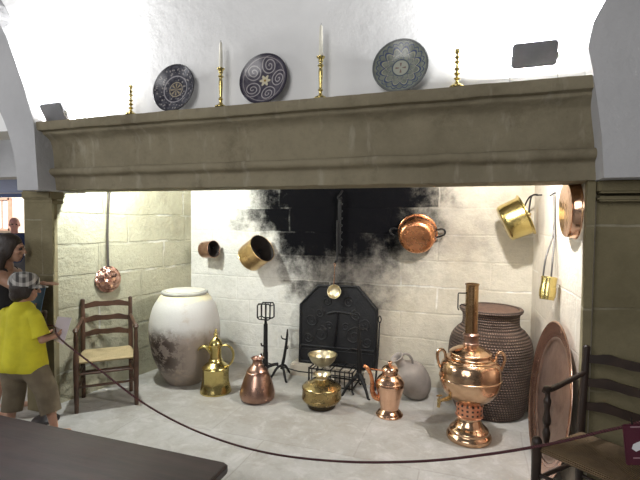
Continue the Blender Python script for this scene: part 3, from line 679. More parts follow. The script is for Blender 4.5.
bm = B(); lathe(bm, smoothprof([(0, .035), (0, .035), (.05, .032), (.09, .018), (.112, .0), (.112, .0), (.126, -.004), (.128, -.010), (.112, -.012), (0, -.012)], 3), 48, axis_to((.95, -.30, .03), lw(3.43, 1.065, .045))); link('disc', bm, HAMMER, sk)

lb = thing('ladle', 'brass ladle with cylindrical bowl and long wire handle, right wall', 'ladle', (0, 0, 0), 0, 'hanging ladles')
def rw(y, z, off=.03): return (.583 - (y - 2.80)*.0469 - off, y, z)       # on the right wall
b0 = Vector(rw(3.42, 1.125, .085))
bm = B(); lathe(bm, smoothprof([(0, 0), (0, 0), (.042, 0), (.047, .008), (.049, .06), (.050, .146), (.054, .149), (.052, .153), (.046, .148), (.052, .02), (0, .012)], 3), 36, Matrix.Translation(b0) @ Matrix.Rotation(-.12, 4, 'X') @ Matrix.Rotation(.10, 4, 'Y')); link('bowl', bm, BRASS, lb)
bm = B(); tube(bm, [b0 + Vector((-.02, .055, .15)), b0 + Vector((.0, .085, .29)), Vector(rw(3.62, 1.60, .015)), Vector(rw(3.66, 1.86, .015))], .006, 8, 4)
tube(bm, [b0 + Vector((.03, .045, .15)), b0 + Vector((.040, .075, .27)), Vector(rw(3.60, 1.58, .014)), Vector(rw(3.655, 1.86, .014))], .006, 8, 4); link('handle', bm, plain('grey_wire', (.07, .065, .06), .5, .5), lb)
bm = B(); tube(bm, [Vector(rw(3.66, 1.85, .04)), Vector(rw(3.66, 1.87, .012)), Vector(rw(3.66, 1.87, -.03))], .006, 8); link('hook', bm, IRON, lb)

op = thing('copper_pan', 'shallow round copper pan hanging flat on the lit right wall', 'pan', (0, 0, 0))
ax = axis_to((-.995, -.06, -.03), rw(3.10, 1.735, .0))
bm = B(); lathe(bm, smoothprof([(0, .062), (0, .062), (.150, .060), (.160, .056), (.160, .056), (.168, .045), (.176, .012), (.176, .012), (.184, .006), (.184, .001), (.17, .001)], 3), 64, ax, cap=False); link('body', bm, COPPER_BRIGHT, op)
bm = B(); tube(bm, [rw(3.08, 1.90, .012), rw(3.075, 1.925, .014), rw(3.095, 1.945, .014), rw(3.12, 1.925, .014), rw(3.115, 1.90, .012)], .005, 8, 3); link('ring', bm, IRON, op)
nail(op, rw(3.097, 1.935, .03), rw(3.097, 1.94, -.03))

# ------------------------------------------------------------------ clay jug leaning over
cj = thing('clay_jug', 'grey clay jug lying tilted beside the copper ewer', 'jug', (-.535, 4.22, .176), rot=(math.radians(22), math.radians(-30), 0)); cj.scale = (.95, .95, .95)
bm = B(); lathe(bm, smoothprof([(0, -.195), (0, -.195), (.085, -.19), (.085, -.19), (.115, -.165), (.150, -.10), (.168, -.01), (.160, .07), (.125, .14), (.080, .180), (.055, .205), (.049, .222)], 4), 56, fn=lambda r, z, a: r*(1 + .006*math.sin(z*140))); link('body', bm, CERAMIC_CLAY, cj)
bm = B(); lathe(bm, smoothprof([(.050, .215), (.046, .235), (.048, .262), (.064, .290), (.068, .296), (.060, .302), (.042, .285), (.036, .24)], 3), 36, cap=False); link('neck', bm, CERAMIC_CLAY, cj)
bm = B(); tube(bm, [(.045, 0, .285), (.085, 0, .292), (.112, 0, .262), (.114, 0, .205), (.098, 0, .16)], [.011, .012, .012, .012, .013], 10, 4); link('handle', bm, CERAMIC_CLAY, cj)
bm = B(); lathe(bm, [(.0, .250), (.042, .250), (.0, .251)], 24, cap=False); link('opening', bm, plain('jug_inner_shade', (.02, .017, .015), .9), cj)  # dark disc set in the neck to stand for the shade inside

# ------------------------------------------------------------------ copper ewer
ew = thing('copper_ewer', 'polished copper ewer with curved spout, right of the brass pot', 'ewer', (-.665, 3.77, 0), rz=math.radians(14)); ew.scale = (1, 1, .94)
bm = B(); lathe(bm, smoothprof([(0, 0), (0, 0), (.112, 0), (.112, 0), (.116, .012), (.108, .022), (.100, .034), (.084, .052), (.074, .066)], 4), 56); link('foot', bm, COPPER_BRIGHT, ew)
bm = B(); lathe(bm, smoothprof([(.074, .060), (.074, .060), (.080, .085), (.096, .16), (.113, .235), (.121, .275), (.118, .300), (.118, .300), (.123, .306), (.118, .314), (.100, .345), (.074, .372), (.066, .378)], 4), 56); link('body', bm, COPPER_BRIGHT, ew)
bm = B(); lathe(bm, smoothprof([(.064, .372), (.068, .380), (.066, .40), (.072, .412), (.070, .418)], 3), 40); link('neck', bm, COPPER_BRIGHT, ew)
bm = B(); lathe(bm, smoothprof([(.071, .416), (.071, .416), (.070, .424), (.058, .442), (.036, .456), (.018, .462), (.012, .468), (.020, .480), (.018, .492), (0, .500)], 3), 40); link('lid', bm, COPPER_BRIGHT, ew)
bm = B(); tube(bm, [(-.085, 0, .15), (-.125, 0, .165), (-.150, 0, .225), (-.150, 0, .30), (-.165, 0, .37), (-.195, 0, .425), (-.225, 0, .445)], [.030, .026, .020, .017, .016, .017, .013], 14, 4); link('spout', bm, COPPER_RED, ew)
bm = B(); tube(bm, [(-.065, 0, .405), (-.165, 0, .420)], .006, 8); link('spout_brace', bm, COPPER_RED, ew)

# ------------------------------------------------------------------ samovar
sm = thing('samovar', 'tall polished copper samovar with chimney pipe and side handles', 'samovar', (-.018, 3.575, 0), rz=math.radians(10))
G = metal('samovar_copper', (.70, .47, .30), (.48, .30, .18), .17, .25)
bm = B(); lathe(bm, smoothprof([(0, 0), (0, 0), (.160, 0), (.160, 0), (.166, .012), (.164, .035), (.148, .055), (.146, .062), (.146, .062), (.144, .075), (.128, .092), (.108, .110), (.092, .14), (.085, .165), (.090, .180)], 4), 64); link('foot', bm, G, sm)
t = NT('pierced_collar'); s, r, a = polar(t)
hole = t.M('MULTIPLY', t.step(t.M('SINE', t.M('MULTIPLY', a, 16.)), .1, .4), t.step(t.M('SINE', t.M('MULTIPLY', s[2], 190.)), .0, .4))
COLLAR = t.set(col=t.mix(hole, (.70, .33, .20), (.02, .012, .01)), rough=.3, metal=t.M('SUBTRACT', 1., hole))
bm = B(); lathe(bm, smoothprof([(.088, .172), (.100, .178), (.104, .186), (.098, .192), (.098, .192), (.098, .262), (.098, .262), (.104, .268), (.104, .276), (.096, .282)], 3), 64); link('collar', bm, COLLAR, sm)
bm = B(); lathe(bm, smoothprof([(.095, .275), (.095, .275), (.125, .300), (.170, .335), (.205, .385), (.222, .435), (.226, .470), (.226, .470), (.231, .473), (.231, .480), (.226, .484), (.226, .484), (.224, .53), (.210, .580), (.190, .606), (.180, .612)], 4), 72); link('body', bm, G, sm)
bm = B(); lathe(bm, smoothprof([(.184, .606), (.184, .606), (.188, .612), (.184, .622), (.160, .630), (.152, .638), (.152, .655), (.157, .660), (.154, .668), (.140, .678), (.110, .695), (.075, .708), (.056, .715), (.052, .722)], 3), 64); link('lid', bm, G, sm)
bm = B(); lathe(bm, smoothprof([(.050, .715), (.050, .715), (.058, .722), (.060, .735), (.054, .745), (.055, .785), (.062, .795), (.062, .802), (.054, .810), (.048, .815)], 3), 40); link('pipe_socket', bm, COPPER_DARK, sm)
PIPE = metal('pipe_bronze', (.46, .29, .15), (.28, .16, .08), .22)
bm = B(); lathe(bm, [(.047, .81), (.047, 1.175), (.052, 1.18), (.053, 1.188), (.048, 1.19), (.042, 1.188), (.042, .9), (0, .9)], 40); link('chimney_pipe', bm, PIPE, sm)
for s in (-1, 1):
    bm = B(); tube(bm, [(s*.185, 0, .605), (s*.19, 0, .655), (s*.215, 0, .675), (s*.242, 0, .655), (s*.245, 0, .61), (s*.232, 0, .56), (s*.222, 0, .535)], [.010, .011, .012, .012, .011, .010, .012], 10, 4); link('handle', bm, G, sm)
tp = bm = B(); tube(bm, [(-.150, -.06, .325), (-.20, -.08, .315), (-.235, -.095, .31)], [.018, .014, .012], 12); tube(bm, [(-.235, -.095, .325), (-.237, -.096, .29), (-.240, -.097, .262)], [.015, .013, .012], 12)
tp = link('tap', bm, BRASS_DARK, sm)
bm = B(); tube(bm, [(-.235, -.095, .32), (-.235, -.095, .345)], .006, 8); tube(bm, [(-.255, -.103, .348), (-.215, -.087, .348)], .007, 8); link('tap_key', bm, BRASS_DARK, tp)
bm = B(); tube(bm, [(-.045, 0, 1.115), (-.10, -.01, 1.115), (-.103, -.01, 1.105), (-.103, -.01, 1.0), (-.096, -.01, .985)], .005, 8); tube(bm, [(-.045, 0, 1.02), (-.075, -.005, 1.03), (-.09, -.008, 1.018)], .005, 8); link('damper_hook', bm, IRON, sm)

# ------------------------------------------------------------------ wicker jar
t = NT('dark_wicker'); s, r, a = polar(t)
wv = t.M('SINE', t.M('ADD', t.M('MULTIPLY', s[2], 285.), 0.)); st = t.M('SINE', t.M('ADD', t.M('MULTIPLY', a, 90.), t.M('MULTIPLY', t.M('FLOOR', t.M('MULTIPLY', s[2], 45.36)), 2.1)))
nz = t.noise(7, 4, vec=t.obj())
k = t.M('MULTIPLY', t.step(wv, -.6, .6), t.step(st, -.8, .6))
WICKER = t.set(col=t.mix(t.M('MULTIPLY', k, t.step(nz, .25, .7)), (.04, .023, .015), (.30, .20, .15)), rough=.6, normal=t.bump(t.M('ADD', t.M('MULTIPLY', wv, .5), t.M('MULTIPLY', st, .3)), .8, .012))
wj = thing('wicker_jar', 'big dark wicker-covered jar standing in the right hearth corner', 'jar', (.138, 4.205, 0))
bm = B(); pr = smoothprof([(0, 0), (0, 0), (.275, 0), (.275, 0), (.29, .02), (.318, .10), (.340, .25), (.352, .42), (.350, .55), (.332, .645), (.29, .71), (.255, .74)], 12)
lathe(bm, pr, 120); link('body', bm, WICKER, wj)
bm = B(); lathe(bm, smoothprof([(.26, .735), (.25, .745), (.238, .77), (.236, .82), (.242, .87)], 8), 96); link('neck', bm, WICKER, wj)
bm = B(); lathe(bm, smoothprof([(.236, .865), (.250, .868), (.262, .880), (.266, .895), (.258, .906), (.240, .908), (.225, .895), (.215, .86)], 3), 96, cap=False); link('rim', bm, WICKER, wj)
bm = B(); lathe(bm, [(0, .888), (.225, .888), (.23, .893), (.225, .900), (.05, .915), (0, .916)], 60); link('lid', bm, plain('wicker_lid', (.14, .075, .05), .6, 0, .4, 30, .4), wj)

# ------------------------------------------------------------------ big copper tray
ty = thing('copper_tray', 'big round copper tray leaning upright behind the dark chair', 'tray', (0, 0, 0))
tdir = Vector((-.085, .996, 0)).normalized(); up = Vector((.105, .0, .992)); up = (up - tdir*up.dot(tdir)).normalized(); nrm = up.cross(tdir)
if nrm.x > 0: nrm = -nrm
R = .50; cen = Vector((.450, 3.26, .004)) + up*R
mx = Matrix((( *tdir, 0), (*up, 0), (*nrm, 0), (0, 0, 0, 1))).transposed(); mx.translation = cen
TRAY = metal('engraved_tray', (.56, .44, .38), (.42, .31, .26), .40, .3, 9)
RIM = metal('tray_rim_copper', (.70, .47, .38), (.56, .35, .27), .22, .08, 3)
mx = mx @ Matrix.Scale(R/.562, 4)
bm = B(); lathe(bm, smoothprof([(0, .0), (0, .0), (.40, .0), (.42, .004), (.42, .004), (.43, .012), (.445, .014), (.445, .010), (.40, -.006), (0, -.006)], 2), 96, mx, cap=False); link('centre', bm, TRAY, ty)
bm = B(); lathe(bm, smoothprof([(.435, .006), (.445, .012), (.46, .020), (.475, .018), (.485, .022), (.53, .034), (.545, .042), (.560, .040), (.562, .034), (.53, .024), (.45, .004), (.435, .006)], 3), 96, mx, cap=False); link('rim', bm, RIM, ty)

# ------------------------------------------------------------------ table
WOOD = NT('dark_table_wood'); t = WOOD; v = t.obj(); s = t.sep(v)
g = t.noise(3, 5, .6, vec=t.comb(t.M('MULTIPLY', s[0], .8), t.M('MULTIPLY', s[1], 9.), s[2])); n2 = t.noise(3.5, 4, vec=v)
WOOD = t.set(col=t.mix(t.step(g, .35, .7), (.045, .020, .020), (.024, .011, .012)), rough=t.M('ADD', .30, t.M('MULTIPLY', n2, .34)), spec=.5, normal=t.bump(g, .12, .01))
tb = thing('table', 'dark wooden table top in the lower left, seen from above', 'table', (-1.95, .95, 0))
bm = B(); bev = [(1.118, -.5), (1.118, .445), (1.112, .462), (1.098, .470), (-1.1, .470), (-1.1, -.5)]
prism(bm, bev, (.725, .762), 'z'); bmesh.ops.bevel(bm, geom=[e for e in bm.edges if abs(e.verts[0].co.z - e.verts[1].co.z) < 1e-6], offset=.008, segments=3, affect='EDGES'); link('tabletop', bm, WOOD, tb, 40)
bm = B(); box(bm, (0, 0, .675), (2.0, .78, .10), bev=.004); link('apron', bm, WOOD, tb)
for x in (-1.0, 1.0):
    for y in (-.40, .37):
        bm = B(); box(bm, (x, y, .3625), (.075, .075, .725), bev=.006); link('leg', bm, WOOD, tb)

# ------------------------------------------------------------------ rope barrier
ROPE = NT('maroon_rope'); t = ROPE; s = t.sep(t.obj())
w = t.M('SINE', t.M('ADD', t.M('MULTIPLY', s[0], 420.), t.M('MULTIPLY', s[2], 420.)))
ROPE = t.set(col=t.mix(t.step(w, -.5, .5), (.055, .016, .02), (.10, .026, .032)), rough=.7, normal=t.bump(w, .5, .005))
sx, sy = -3.285, 2.58
rp = [(sx + .035, sy - .02, .80), (-3.16, 2.66, .795), (-2.888, 2.48, .765), (-2.454, 2.424, .597), (-2.092, 2.400, .440), (-1.758, 2.376, .348), (-1.450, 2.352, .306), (-1.166, 2.328, .298), (-.905, 2.304, .319), (-.607, 2.274, .368), (-.337, 2.244, .434),
      (-.140, 2.220, .494), (.041, 2.196, .562), (.209, 2.172, .632), (.364, 2.148, .705), (.507, 2.124, .783), (.581, 2.110, .822), (.72, 2.08, .905)]
bm = B(); tube(bm, rp, .0062, 10, 4)
tag(link('rope', bm, ROPE), 'thin maroon barrier rope sagging across the front of the hearth', 'rope')
st = thing('stanchion', 'dark rope stanchion half hidden behind the boy', 'stanchion', (sx, sy + .10, 0))
bm = B(); lathe(bm, smoothprof([(0, 0), (0, 0), (.10, 0), (.10, 0), (.102, .012), (.085, .030), (.045, .048), (.018, .06)], 3), 40); link('base', bm, plain('stanchion_black', (.03, .025, .025), .4, .3), st)
bm = B(); tube(bm, [(0, 0, .05), (0, 0, .86)], .015, 16); link('pole', bm, plain('stanchion_brown', (.05, .035, .03), .4, .3), st)
bm = B(); lathe(bm, smoothprof([(.015, .84), (.022, .85), (.022, .875), (.026, .885), (.018, .905), (0, .912)], 3), 24); cpn = link('finial', bm, plain('finial_brown', (.06, .04, .03), .35, .4), st)
bm = B(); tube(bm, [(0, -.01, .85), (.01, -.06, .83), (.035, -.12, .80)], .007, 8); link('rope_hook', bm, IRON, st)

# ------------------------------------------------------------------ hanging sign
sg = thing('sign', 'maroon notice with white pointing mark hanging on the rope', 'sign', (.668, 2.10, .775), rot=(0, math.radians(-7), math.radians(8)))
MAROON = plain('maroon_board', (.085, .012, .028), .5)
bm = B(); box(bm, (0, 0, -.005), (.17, .012, .165), bev=.003); link('board', bm, MAROON, sg, 0)
WHITE = plain('sign_white', (.75, .75, .78), .6, var=.05)
bm = B(); prism(bm, [(-.062, -.018), (-.048, -.030), (.010, -.004), (.022, .004), (.075, .004), (.075, .036), (.01, .036), (-.02, .016), (-.055, .0)], (-.0085, -.0065)); prism(bm, [(.004, -.006), (.012, -.026), (.075, -.026), (.075, .002), (.02, .002)], (-.0083, -.0066)); link('pointing_mark', bm, WHITE, sg, 0)
bm = B()
for z in (.068, -.058):
    prism(bm, [(-.060, z), (.07, z), (.07, z + .004), (-.060, z + .004)], (-.0082, -.0066))
link('rule', bm, plain('sign_rule', (.42, .26, .30), .6), sg, 0)
bm = B()
for x in (-.05, .05): tube(bm, [(x, 0, .070), (x, 0, .105)], .003, 6)
link('hanger', bm, IRON, sg)

# ------------------------------------------------------------------ people
def capsule(bm, p, q, a, b, seg=14):
    """closed tapered capsule"""
    p, q = Vector(p), Vector(q); d = q - p; L = max(d.length, 1e-4)
    pr = [(0, -a)] + [(a*math.sin(k*PI/10), -a*math.cos(k*PI/10)) for k in range(1, 6)] + [(b*math.cos(k*PI/10), L + b*math.sin(k*PI/10)) for k in range(0, 5)] + [(0, L + b)]
    lathe(bm, pr, seg, axis_to(d if d.length > 1e-4 else (0, 0, 1), p), cap=False)
def fuse(name, bm, mat, parent, vox, smooth=3, cuts=()):
    me = bpy.data.meshes.new(name); bmesh.ops.recalc_face_normals(bm, faces=bm.faces[:]); bm.to_mesh(me); bm.free()
    o = bpy.data.objects.new(name, me); COL.objects.link(o)
    md = o.modifiers.new('r', 'REMESH'); md.mode = 'VOXEL'; md.voxel_size = vox
    if smooth:
        m2 = o.modifiers.new('s', 'SMOOTH'); m2.iterations = smooth; m2.factor = .5
    dg = bpy.context.evaluated_depsgraph_get()
    new = bpy.data.meshes.new_from_object(o.evaluated_get(dg))
    o.modifiers.clear(); o.data = new; bpy.data.meshes.remove(me)
    new.name = name
    if cuts:
        b2 = B(); b2.from_mesh(new)
        for c, n, rad in cuts:
            c, n = Vector(c), Vector(n).normalized()
            vs = [v for v in b2.verts if (v.co - c).length < rad]
            vset = set(vs)
            es = [e for e in b2.edges if e.verts[0] in vset and e.verts[1] in vset]; fs = [f for f in b2.faces if all(v in vset for v in f.verts)]
            bmesh.ops.bisect_plane(b2, geom=vs + es + fs, plane_co=c, plane_no=n, clear_outer=True)
        b2.to_mesh(new); b2.free()
    new.materials.clear(); new.materials.append(mat)
    for p in new.polygons: p.use_smooth = True
    o.parent = parent
    return o
def skin(name, c):
    t = NT(name); nz = t.noise(9, 3, vec=t.obj())
    return t.set(col=t.mix(t.step(nz, .35, .65), c, tuple(x*.88 for x in c)), rough=.5, sss=.08)
def hand(bm, wrist, direc, palm_n, k=1., curl=.5):
    """palm and five fingers; direc = towards the fingertips, palm_n = out of the palm"""
    d = Vector(direc).normalized(); n = Vector(palm_n); n = (n - d*n.dot(d)).normalized(); s = d.cross(n)
    w = Vector(wrist)
    L = .095*k
    for off in (-.022, -.007, .008, .023):
        capsule(bm, w + d*.008*k + s*off*.5*k, w + d*.078*k + s*off*k, .013*k, .011*k, 8)
    for off, ln, r in ((-.028, .052, .0078), (-.009, .068, .0085), (.010, .072, .0088), (.029, .062, .0084)):
        a = w + d*.080*k + s*off*k
        b = a + (d*math.cos(curl*.5) + n*math.sin(curl*.5))*ln*.48*k
        c = b + (d*math.cos(curl*1.3) + n*math.sin(curl*1.3))*ln*.32*k
        e = c + (d*math.cos(curl*1.9) + n*math.sin(curl*1.9))*ln*.22*k
        capsule(bm, a, b, r*1.05*k, r*k, 8); capsule(bm, b, c, r*k, r*.92*k, 8); capsule(bm, c, e, r*.92*k, r*.8*k, 8)
    a = w + d*.025*k + s*.024*k; b = a + (d*.6 + s*.7 + n*.25).normalized()*.036*k; c = b + (d*.9 + s*.25 + n*.4).normalized()*.030*k
    capsule(bm, a, b, .013*k, .0105*k, 8); capsule(bm, b, c, .0105*k, .009*k, 8)
def head(bm, c, fwd, k=1., up=(0, 0, 1)):
    """skull, jaw, nose, ears, neck base; returns axes"""
    f = Vector(fwd).normalized(); u = Vector(up); u = (u - f*u.dot(f)).normalized(); r = f.cross(u)
    m = Matrix((r, f, u)).transposed(); c = Vector(c)
    def e(off, s): sphere(bm, c + m @ (Vector(off)*k), tuple(x*k for x in s), 20, 14, m)
    e((0, -.012, .03), (.073, .092, .085)); e((0, .018, -.03), (.060, .070, .072)); e((0, .048, -.075), (.036, .032, .026))
    e((0, .080, -.045), (.024, .012, .009)); e((0, .079, -.058), (.020, .011, .008))                # lips
    capsule(bm, c + m @ (Vector((0, .084, .018))*k), c + m @ (Vector((0, .104, -.018))*k), .009*k, .013*k, 10)   # nose
    e((0, .070, .030), (.052, .020, .012))                                                            # brow
    for s in (-1, 1):
        e((s*.075, -.012, -.012), (.009, .020, .032)); e((s*.036, .055, -.02), (.024, .026, .022))   # ears, cheeks
    return m
def eyes(parent, c, m, k):
    for s in (-1, 1):
        bm = B(); sphere(bm, Vector(c) + m @ (Vector((s*.030, .077, .010))*k), .0115*k, 12, 8); o = link('eye', bm, plain('eye_dark', (.05, .035, .03), .2), parent)

# --- boy, back turned, in yellow shirt
boy = thing('person', 'child in yellow shirt, khaki shorts and plaid cap holding a paper', 'person', (0, 0, 0))
SK = skin('tan_skin', (.50, .28, .19))
hc = Vector((-3.272, 2.515, 1.105)); fw = Vector((.62, .78, -.12)).normalized()
shc = Vector((-3.285, 2.495, .915)); ri = Vector((.80, -.60, 0)).normalized(); ri = Vector((.74, .20, 0)).normalized()
sR, sL = Vector((-3.175, 2.50, .910)), Vector((-3.405, 2.465, .910))
eR, wR = Vector((-3.105, 2.515, .725)), Vector((-3.085, 2.615, .735))
eL, wL = Vector((-3.430, 2.50, .73)), Vector((-3.30, 2.640, .72))
hip = Vector((-3.270, 2.480, .56)); hR, hL = Vector((-3.195, 2.495, .54)), Vector((-3.345, 2.465, .54))
kR, aR = Vector((-3.075, 2.515, .345)), Vector((-2.990, 2.510, .075))
kL, aL = Vector((-3.345, 2.470, .32)), Vector((-3.335, 2.420, .075))
bm = B()
m = head(bm, hc, fw, .92)
capsule(bm, hc + Vector((-.01, -.02, -.07)), shc + Vector((0, 0, .02)), .040, .044)
for a, b, ra, rb in ((shc, hip, .085, .09), (sL, sR, .045, .045), (shc + Vector((.05, 0, -.06)), hR, .075, .075), (shc + Vector((-.05, 0, -.06)), hL, .075, .075),
                     (sR, eR, .038, .030), (eR, wR, .030, .021), (sL, eL, .038, .030), (eL, wL, .030, .021), (hR, kR, .068, .047), (kR, aR, .046, .027), (hL, kL, .068, .047), (kL, aL, .046, .027)):
    capsule(bm, a, b, ra, rb)
for a, d in ((aR, Vector((.8, .5, 0))), (aL, Vector((.25, .9, 0)))):
    d.normalize(); h = Vector((a.x, a.y, .028)); capsule(bm, h - d*.03, h + d*.10, .027, .020); capsule(bm, a, h - d*.01, .027, .03)
hand(bm, wR, (.15, .85, .1), (-.7, 0, .5), .72, .7); hand(bm, wL, (.75, .6, .1), (.2, -.2, 1), .72, .4)
fuse('body', bm, SK, boy, .0055, 2); eyes(boy, hc, m, .92)
YEL = plain('yellow_cotton', (.66, .60, .03), .85, var=.18, scale=7, bump=.2)
bm = B()
capsule(bm, shc + Vector((.0, 0, .01)), hip + Vector((0, 0, .0)), .098, .136, 24)
for s_, h_ in ((sR, hR), (sL, hL)): capsule(bm, s_ + (shc - s_)*.35 + Vector((0, 0, -.03)), h_ + Vector((0, 0, -.02)), .078, .116, 20)
capsule(bm, sL, sR, .055, .055)
shirt = fuse('shirt', bm, YEL, boy, .009, 4, ((hip + Vector((0, 0, -.07)), (0, 0, -1), 9.),))
for s_, e_ in ((sR, eR), (sL, eL)):
    bm = B(); d_ = e_ - s_; tube(bm, [s_ - d_*.10 + (shc - s_)*.25, s_ + d_*.10, s_ + d_*.5, s_ + d_*.86], [.050, .057, .060, .066], 20, 3, cap=False); link('sleeve', bm, YEL, shirt, 60)
KH = plain('khaki_cotton', (.20, .16, .105), .9, var=.25, scale=9, bump=.35)
bm = B()
capsule(bm, hip + Vector((0, 0, .02)), hip + Vector((0, 0, -.05)), .112, .112, 20)
for h_, k_, a_ in ((hR, kR, aR), (hL, kL, aL)):
    capsule(bm, h_, k_, .098, .080, 18); capsule(bm, k_, k_ + (a_ - k_)*.70, .080, .072, 18)
fuse('shorts', bm, KH, boy, .009, 4, ((kR + (aR - kR)*.62, aR - kR, .14), (kL + (aL - kL)*.62, aL - kL, .14), (hip + Vector((0, 0, .06)), (0, 0, 1), 9.)))
HAIR = NT('dark_hair'); t = HAIR; s = t.sep(t.obj()); w = t.noise(60, 3, vec=t.comb(t.M('MULTIPLY', s[0], 3.), t.M('MULTIPLY', s[1], 3.), t.M('MULTIPLY', s[2], .3)))
HAIR = t.set(col=t.mix(w, (.010, .007, .006), (.045, .028, .02)), rough=.45, normal=t.bump(w, .6, .01))
bm = B(); sphere(bm, hc + m @ Vector((0, -.020, .005)), (.080, .088, .085), 24, 16, m); sphere(bm, hc + m @ Vector((0, -.040, -.045)), (.068, .062, .062), 20, 14, m)
for s in (-1, 1): sphere(bm, hc + m @ Vector((s*.060, .0, -.02)), (.022, .042, .055), 14, 10, m)
fuse('hair', bm, HAIR, boy, .007, 2)
t = NT('plaid_cloth'); s = t.sep(t.obj())
def stripes(v, f): return t.step(t.M('SINE', t.M('MULTIPLY', v, f)), -.25, .25)
q = t.M('ADD', t.M('MULTIPLY', s[0], .62), t.M('MULTIPLY', s[1], .78)); q2 = t.M('ADD', t.M('ADD', t.M('MULTIPLY', s[0], .55), t.M('MULTIPLY', s[1], -.45)), t.M('MULTIPLY', s[2], .7))
f = t.M('MULTIPLY', t.M('ADD', stripes(q, 150.), stripes(q2, 150.)), .5)
PLAID = t.set(col=t.mix(f, (.50, .48, .45), (.065, .06, .06)), rough=.9)
bm = B(); mt = Matrix.Translation(hc + m @ Vector((0, -.014, .050))) @ m.to_4x4()
lathe(bm, smoothprof([(.0925, -.022), (.0935, -.006), (.093, .012), (.086, .042), (.066, .066), (.035, .078), (0, .081)], 3), 40, mt @ Matrix.Diagonal((.98, 1.12, 1, 1)), cap=False)
cp_ = link('cap', bm, PLAID, boy, 60)
bm = B(); N = 18; R0 = []
for i in range(N + 1):
    a = math.radians(20 + 140*i/N)
    i_ = mt @ Vector((.090*math.cos(a), .100*math.sin(a), -.014)); o_ = mt @ Vector((.088*math.cos(a), .10*math.sin(a) + .065*math.sin((a - .35)*1.28) , -.026 - .006*abs(math.cos(a))))
    R0.append([bm.verts.new(i_ + Vector((0, 0, .003))), bm.verts.new(o_ + Vector((0, 0, .003))), bm.verts.new(o_ - Vector((0, 0, .003))), bm.verts.new(i_ - Vector((0, 0, .003)))])
for a, b in zip(R0, R0[1:]):
    for q in range(4): bm.faces.new((a[q], a[(q+1) % 4], b[(q+1) % 4], b[q]))
bm.faces.new(R0[0]); bm.faces.new(R0[-1])
link('brim', bm, PLAID, cp_)
# sheet of paper in the hands
bm = B(); pv = [Vector((-3.120, 2.655, .745)), Vector((-3.060, 2.690, .730)), Vector((-2.985, 2.64, .872)), Vector((-3.075, 2.60, .880))]
pv = [Vector((-3.155, 2.630, .700)), Vector((-3.060, 2.660, .650)), Vector((-2.975, 2.665, .872)), Vector((-3.085, 2.635, .880))]
n_ = (pv[1] - pv[0]).cross(pv[3] - pv[0]).normalized()*.0009
a = [bm.verts.new(v + n_) for v in pv]; b = [bm.verts.new(v - n_) for v in pv]
bm.faces.new(a); bm.faces.new(b[::-1])
for i in range(4): bm.faces.new((a[i], b[i], b[(i+1) % 4], a[(i+1) % 4]))
tag(link('paper', bm, plain('pinkish_paper', (.62, .55, .60), .7, var=.05), smooth=0), 'pale printed sheet held by the child in yellow', 'paper')

# --- woman pointing
wo = thing('person', 'woman with long dark hair and black sleeveless top pointing right', 'person', (0, 0, 0))
SKW = skin('olive_skin', (.47, .27, .185))
O = Vector((-3.655, 2.655, 0))
hw_ = Vector((-3.600, 2.650, 1.395)); fww = Vector((.80, .56, -.10)).normalized()
bm = B(); mw = head(bm, hw_, fww, 1.0)
nk = O + Vector((.00, -.005, 1.22))
sR, sL = O + Vector((.085, -.125, 1.175)), O + Vector((-.075, .130, 1.175))
eR, wR = Vector((-3.44, 2.60, 1.075)), Vector((-3.300, 2.690, 1.120))
eL, wL = Vector((-3.60, 2.73, .95)), Vector((-3.455, 2.685, .93))
hp = O + Vector((-.02, 0, .80)); hR, hL = hp + Vector((.055, -.075, -.03)), hp + Vector((-.055, .075, -.03))
kR, aR = O + Vector((.02, -.10, .42)), O + Vector((-.03, -.115, .08)); kL, aL = O + Vector((-.08, .09, .42)), O + Vector((-.12, .085, .08))
capsule(bm, hw_ + mw @ Vector((0, -.03, -.075)), nk, .046, .052)
for a, b, ra, rb in ((nk + Vector((0, 0, -.10)), hp + Vector((0, 0, .12)), .10, .09), (sL, sR, .05, .05), (nk, sR, .045, .048), (nk, sL, .045, .048), (hp + Vector((0, 0, .05)), hp + Vector((0, 0, -.03)), .115, .12), (hR, hL, .10, .10),
                     (sR, eR, .044, .034), (eR, wR, .034, .023), (sL, eL, .044, .034), (eL, wL, .034, .023), (hR, kR, .085, .056), (kR, aR, .056, .034), (hL, kL, .085, .056), (kL, aL, .056, .034)):
    capsule(bm, a, b, ra, rb, 18)
for a in (aR, aL):
    d = Vector((.8, .5, 0)).normalized(); h = Vector((a.x, a.y, .033)); capsule(bm, h - d*.04, h + d*.14, .033, .022); capsule(bm, a, h, .033, .035)
hand(bm, wR, (.75, .18, .05), (.1, .2, -1), .82, .22); hand(bm, wL, (.7, -.1, 0), (.2, -.6, .3), .85, .6)
fuse('body', bm, SKW, wo, .0065, 2); eyes(wo, hw_, mw, 1.)
BLK = plain('black_cotton', (.015, .014, .016), .85, bump=.2)
bm = B()
capsule(bm, nk + Vector((0, 0, -.12)), hp + Vector((0, 0, .10)), .118, .108, 22)
capsule(bm, (sR + nk)/2 + Vector((0, 0, -.10)), hp + Vector((.03, -.03, .10)), .085, .10, 18); capsule(bm, (sL + nk)/2 + Vector((0, 0, -.10)), hp + Vector((-.03, .03, .10)), .085, .10, 18)
capsule(bm, hp + Vector((0, 0, .08)), hp + Vector((0, 0, -.06)), .128, .135, 22)
for s_ in (sR, sL): capsule(bm, nk + (s_ - nk)*.62 + Vector((0, 0, .012)), nk + (s_ - nk)*.55 + Vector((0, 0, -.10)), .044, .06)
fuse('top', bm, BLK, wo, .009, 4, ((hp + Vector((0, 0, -.09)), (0, 0, -1), 9.),))
bm = B()
for h_, k_ in ((hR, kR), (hL, kL)): capsule(bm, h_, h_ + (k_ - h_)*.75, .104, .088, 18)
